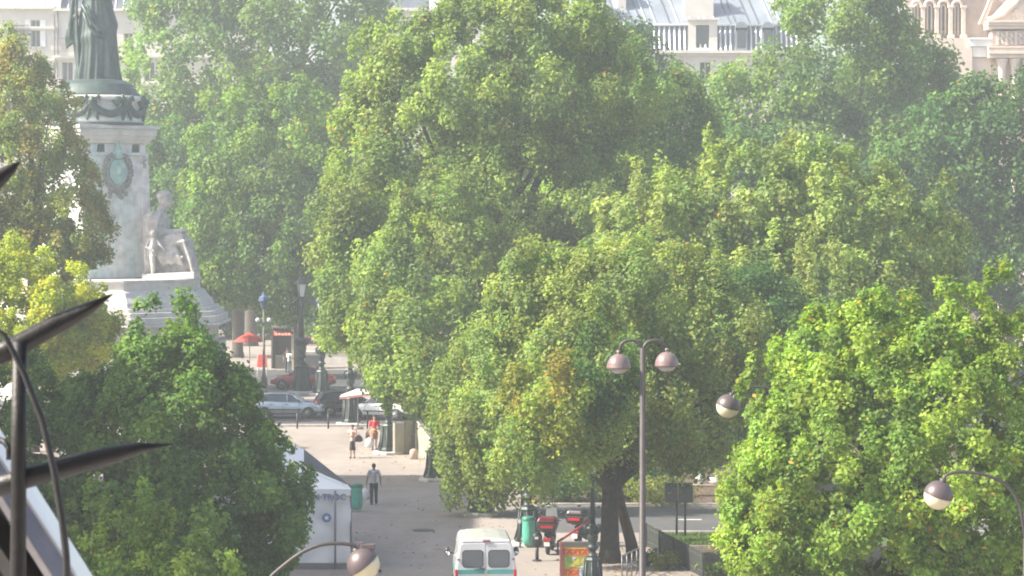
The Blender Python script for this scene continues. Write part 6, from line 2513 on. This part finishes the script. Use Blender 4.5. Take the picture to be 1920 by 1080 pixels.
def person(label, loc, rz, H=1.74, female=False, legs=((0.09, .02), (-0.09, -.02)), arms=None, clothes=(), skin=None, hair='short', look=0.0, voxel=0.011):
    """faces +y locally. arms: per side (elbow, hand) points; legs: (x, stride y); clothes: (name, material, kind)"""
    skin = skin or M_SKIN
    k = H / 1.75
    P = lambda x, y, z: Vector((x * k, y * k, z * k))
    t = thing('person', label, 'person', loc, rz)
    sw = .17 if female else .195
    hipw = .155 if female else .15
    b = MB()
    hips, chest, neck = P(0, 0, .93), P(0, -.01, 1.28), P(0, -.015, 1.47)
    b.tube([P(0, 0, .84), P(0, .0, .95), P(0, .0, 1.08), P(0, -.01, 1.25), P(0, -.012, 1.38), P(0, -.01, 1.45)],
           [hipw * .85 * k, hipw * k, (.115 if female else .13) * k, .155 * k, .15 * k, .07 * k], 14, flat=.68)
    b.tube([P(0, -.01, 1.40), P(0, .0, 1.50), P(0, .012, 1.56)], [.065 * k, .054 * k, .056 * k], 10)
    Mh = Matrix.Rotation(look, 3, 'Z')
    hc = P(0, .02, 1.635)
    b.ball(hc, (.074 * k, .092 * k, .115 * k), 14)
    b.ball(hc + Mh @ P(0, .03, -.06), (.052 * k, .06 * k, .055 * k), 10)
    b.ball(hc + Mh @ P(0, .10, -.018), (.014 * k, .022 * k, .022 * k), 8)
    for s in (-1, 1):
        b.ball(hc + Mh @ P(s * .077, -.005, -.01), (.012 * k, .02 * k, .03 * k), 8)
        b.tube([P(s * .05, -.01, 1.42), P(s * sw * .9, -.01, 1.41), P(s * sw, -.01, 1.38)], [.06 * k, .065 * k, .06 * k], 10)
    for i, s in enumerate((1, -1)):
        elbow, hand = arms[i]
        e_, h_ = P(*elbow), P(*hand)
        sh_ = P(s * sw, -.01, 1.39)
        b.tube([sh_, sh_.lerp(e_, .5), e_, e_.lerp(h_, .35), h_], [.056 * k, .048 * k, .038 * k, .038 * k, .026 * k], 10)
        d = (h_ - e_).normalized()
        sd_ = d.cross(Vector((0, 1, 0)))
        sd_ = sd_.normalized() if sd_.length > .1 else Vector((1, 0, 0))
        fr = d.cross(sd_)
        pm = h_ + d * .045 * k
        b.tube([h_, pm, h_ + d * .085 * k], [.026 * k, .034 * k, .034 * k], 8, flat=.6)
        for j in range(4):
            o_ = fr * (.03 - .02 * j) * k
            f0 = h_ + d * .08 * k + o_
            l_ = (.075, .085, .08, .06)[j] * k
            b.tube([f0, f0 + d * l_ * .55 + sd_ * .008, f0 + d * l_ + sd_ * .025 * k], [.0095 * k, .009 * k, .007 * k], 6)
        b.tube([h_ + d * .02 * k + fr * .03 * k, h_ + d * .06 * k + fr * .055 * k, h_ + d * .09 * k + fr * .055 * k], [.013 * k, .011 * k, .009 * k], 6)
    for i, s in enumerate((1, -1)):
        x, st_ = legs[i]
        hp = P(s * .085, 0, .90)
        kn = P(x * .95, st_ * .55 + .03, .49)
        an = P(x, st_ - .015, .085)
        b.tube([hp, hp.lerp(kn, .5), kn, kn.lerp(an, .35) + P(0, -.012, 0), an], [.085 * k, .074 * k, .052 * k, .054 * k, .036 * k], 10)
        b.tube([an + P(0, -.03, -.045), an + P(0, .06, -.05), an + P(0, .15, -.062)], [.036 * k, .036 * k, .026 * k], 8, flat=.8)
    b.build('body', skin, t, remesh=voxel)
    for s in (-1, 1):
        e_ = MB()
        e_.ball(hc + Mh @ P(s * .03, .085, .012), .010 * k, 6)
        e_.build('eye', M_HAIR, t)
    hm_ = MB()
    hm_.lathe([(.088 * k, -.015 * k), (.088 * k, .03 * k), (.074 * k, .075 * k), (.045 * k, .105 * k), (0, .122 * k)], hc + Mh @ P(0, -.012, .0), 14, M=Mh, sy=1.15)
    hm_.ball(hc + Mh @ P(0, -.045, -.02), (.078 * k, .062 * k, .085 * k), 12)
    if hair == 'long':
        hm_.tube([hc + Mh @ P(0, -.06, 0), hc + Mh @ P(0, -.09, -.1), hc + Mh @ P(0, -.085, -.2)], [.08 * k, .085 * k, .05 * k], 10)
    hm_.build('hair', M_HAIR, t, remesh=.012)
    for nm, m_, kind in clothes:
        c = MB()
        if kind in ('shirt', 'top'):
            c.tube([P(0, 0, .90), P(0, 0, 1.0), P(0, 0, 1.08), P(0, -.01, 1.25), P(0, -.012, 1.38), P(0, -.01, 1.445)],
                   [hipw * 1.12 * k, hipw * 1.10 * k, (.14 if female else .155) * k, .178 * k, .172 * k, .09 * k], 16, flat=.72)
            for i, s in enumerate((1, -1)):
                e_ = P(*arms[i][0])
                sh_ = P(s * sw, -.01, 1.39)
                c.tube([P(s * .06, -.01, 1.40), sh_, sh_.lerp(e_, .35), sh_.lerp(e_, .78 if kind == 'shirt' else .3)], [.085 * k, .08 * k, .072 * k, .07 * k], 10)
        elif kind == 'trousers':
            c.tube([P(0, 0, .82), P(0, 0, .93), P(0, 0, 1.02)], [hipw * 1.05 * k, hipw * 1.10 * k, hipw * .98 * k], 14, flat=.74)
            for i, s in enumerate((1, -1)):
                x, st_ = legs[i]
                hp = P(s * .085, 0, .90)
                kn = P(x * .95, st_ * .55 + .03, .49)
                an = P(x, st_ - .015, .075)
                c.tube([hp, hp.lerp(kn, .5), kn, kn.lerp(an, .5), an], [.102 * k, .09 * k, .073 * k, .068 * k, .064 * k], 10)
        elif kind == 'shorts':
            c.tube([P(0, 0, .82), P(0, 0, .93), P(0, 0, 1.02)], [hipw * 1.08 * k, hipw * 1.12 * k, hipw * .98 * k], 14, flat=.76)
            for i, s in enumerate((1, -1)):
                x, st_ = legs[i]
                hp = P(s * .085, 0, .90)
                kn = P(x * .95, st_ * .55 + .03, .49)
                c.tube([hp, hp.lerp(kn, .5), hp.lerp(kn, .92)], [.108 * k, .10 * k, .09 * k], 10)
        elif kind == 'skirt':
            c.tube([P(0, 0, .42), P(0, 0, .6), P(0, 0, .85), P(0, 0, 1.02)], [.225 * k, .205 * k, .18 * k, .13 * k], 18, flat=.74)
        elif kind == 'belt':
            c.tube([P(0, 0, .97), P(0, 0, 1.05)], [.175 * k, .165 * k], 16, flat=.78)
        elif kind == 'shoes':
            for i in range(2):
                x, st_ = legs[i]
                an = P(x, st_ - .015, .085)
                c.tube([an + P(0, -.06, -.035), an + P(0, .05, -.045), an + P(0, .165, -.058)], [.045 * k, .048 * k, .034 * k], 8, flat=.75)
        c.build(nm, m_, t, remesh=.014 if kind not in ('belt',) else 0.0)
    return t


def carry_bag(label, loc, w_=.2, h_=.42, m_=None, name='carrier_bag'):
    g_ = MB()
    n = 18
    verts, faces = [], []
    prof = [(.5, 0), (.95, .1), (1.0, .4), (.8, .75), (.35, .97), (.15, 1.0)]
    for r, z in prof:
        for k in range(n):
            a = 2 * PI * k / n
            ww = 1 + .1 * math.sin(3 * a + z * 5) + .06 * math.sin(7 * a)
            verts.append((w_ * r * ww * math.cos(a), .55 * w_ * r * ww * math.sin(a), h_ * z))
    for j in range(len(prof) - 1):
        for k in range(n):
            a, c = j * n + k, j * n + (k + 1) % n
            faces.append((a, c, c + n, a + n))
    faces.append(tuple(range(n - 1, -1, -1)))
    faces.append(tuple(range(5 * n, 6 * n)))
    g_.add(verts, faces, 0, True)
    g_.tube([(-.03, 0, h_ * .96), (0, 0, h_ + .14), (.03, 0, h_ * .96)], .01, 5)
    o = g_.build(name, m_ or mat('white_plastic', (.78, .76, .76), .5))
    o.location = loc
    return tag(o, label, 'bag')


M_JEANS = mat('dark_jeans', (0.025, 0.030, 0.045), 0.8, 0, 0.2, 12)
mloc = gd(701, 946)
HM = 1.68
k = HM / 1.75
person('man in a light blue grey shirt and dark jeans walking away with a white bag', mloc, R(4), HM, False, ((.10, .16), (-.10, -.14)),
       arms=((((.27, -.06, 1.13)), (.29, .06, .90)), ((-.27, -.03, 1.13), (-.31, .02, .88))),
       clothes=(('shirt', mat('blue_grey_shirt', (0.40, 0.42, 0.47), 0.8, 0, 0.06, 8, 0.3, 9), 'shirt'), ('trousers', M_JEANS, 'trousers'), ('shoes', M_RUBBER, 'shoes')), skin=M_SKIND)
carry_bag('white carrier bag held low in the left hand of the man in the grey shirt', mloc + Vector((-.36, .02, .20)), .19, .46)
wloc = gd(661, 859)
person('woman in a black skirt and pale pink top standing with folded arms', wloc, R(165), 1.62, True, ((.10, .02), (-.10, .0)),
       arms=(((.24, .05, 1.14), (.02, .20, 1.18)), ((-.24, .05, 1.14), (-.02, .22, 1.14))),
       clothes=(('top', mat('pale_pink_top', (0.66, 0.42, 0.38), 0.8, 0, 0.08, 8), 'top'), ('skirt', mat('black_skirt', (0.022, 0.020, 0.026), 0.8, 0, 0.2, 8), 'skirt'), ('shoes', M_RUBBER, 'shoes')))
carry_bag('dark shoulder bag at the hip of the woman in the black skirt', wloc + Vector((.30, -.02, .78)), .19, .34, mat('dark_purple_leather', (.035, .025, .05), .5), 'shoulder_bag')
rloc = gd(702, 843)
person('person in a red top and brown shorts with a yellow waist band carrying bags', rloc, R(185), 1.74, True, ((.09, .15), (-.09, -.10)),
       arms=(((.26, .04, 1.12), (.30, .06, .86)), ((-.26, .04, 1.12), (-.28, .12, .90))),
       clothes=(('top', mat('red_top', (0.60, 0.03, 0.05), 0.75, 0, 0.1, 8), 'shirt'), ('shorts', mat('brown_shorts', (0.34, 0.17, 0.09), 0.8, 0, 0.15, 8), 'shorts'), ('waist_band', mat('yellow_band', (0.72, 0.44, 0.10), 0.7), 'belt'), ('shoes', M_RUBBER, 'shoes')))
carry_bag('bright white carrier bag held low by the person in red', rloc + Vector((-.25, -.12, .10)), .22, .50)
carry_bag('slim dark bag on the arm of the person in red', rloc + Vector((-.34, -.02, .52)), .11, .42, mat('dark_brown_leather', (.05, .03, .03), .5), 'shoulder_bag')
cl = gd(521, 716)
person('person in a white shirt leaning at the dark café kiosk', (cl.x, 193.5, 0), R(-30), 1.7, False, arms=(((.26, .06, 1.13), (.24, .22, 1.0)), ((-.26, .06, 1.13), (-.24, .22, 1.0))),
       clothes=(('shirt', M_WHITEPAINT, 'shirt'), ('trousers', mat('grey_trousers', (.12, .13, .15), .8), 'trousers'), ('shoes', M_RUBBER, 'shoes')), voxel=.016)
person('person in black standing at the pale corner post of the kiosk', (at(539, 700, 193.8).x, 193.8, 0), R(170), 1.82, False, arms=(((.26, .0, 1.13), (.27, .03, .90)), ((-.26, .0, 1.13), (-.27, .03, .90))),
       clothes=(('shirt', M_HAIR, 'shirt'), ('trousers', M_JEANS, 'trousers'), ('shoes', M_RUBBER, 'shoes')), voxel=.016)
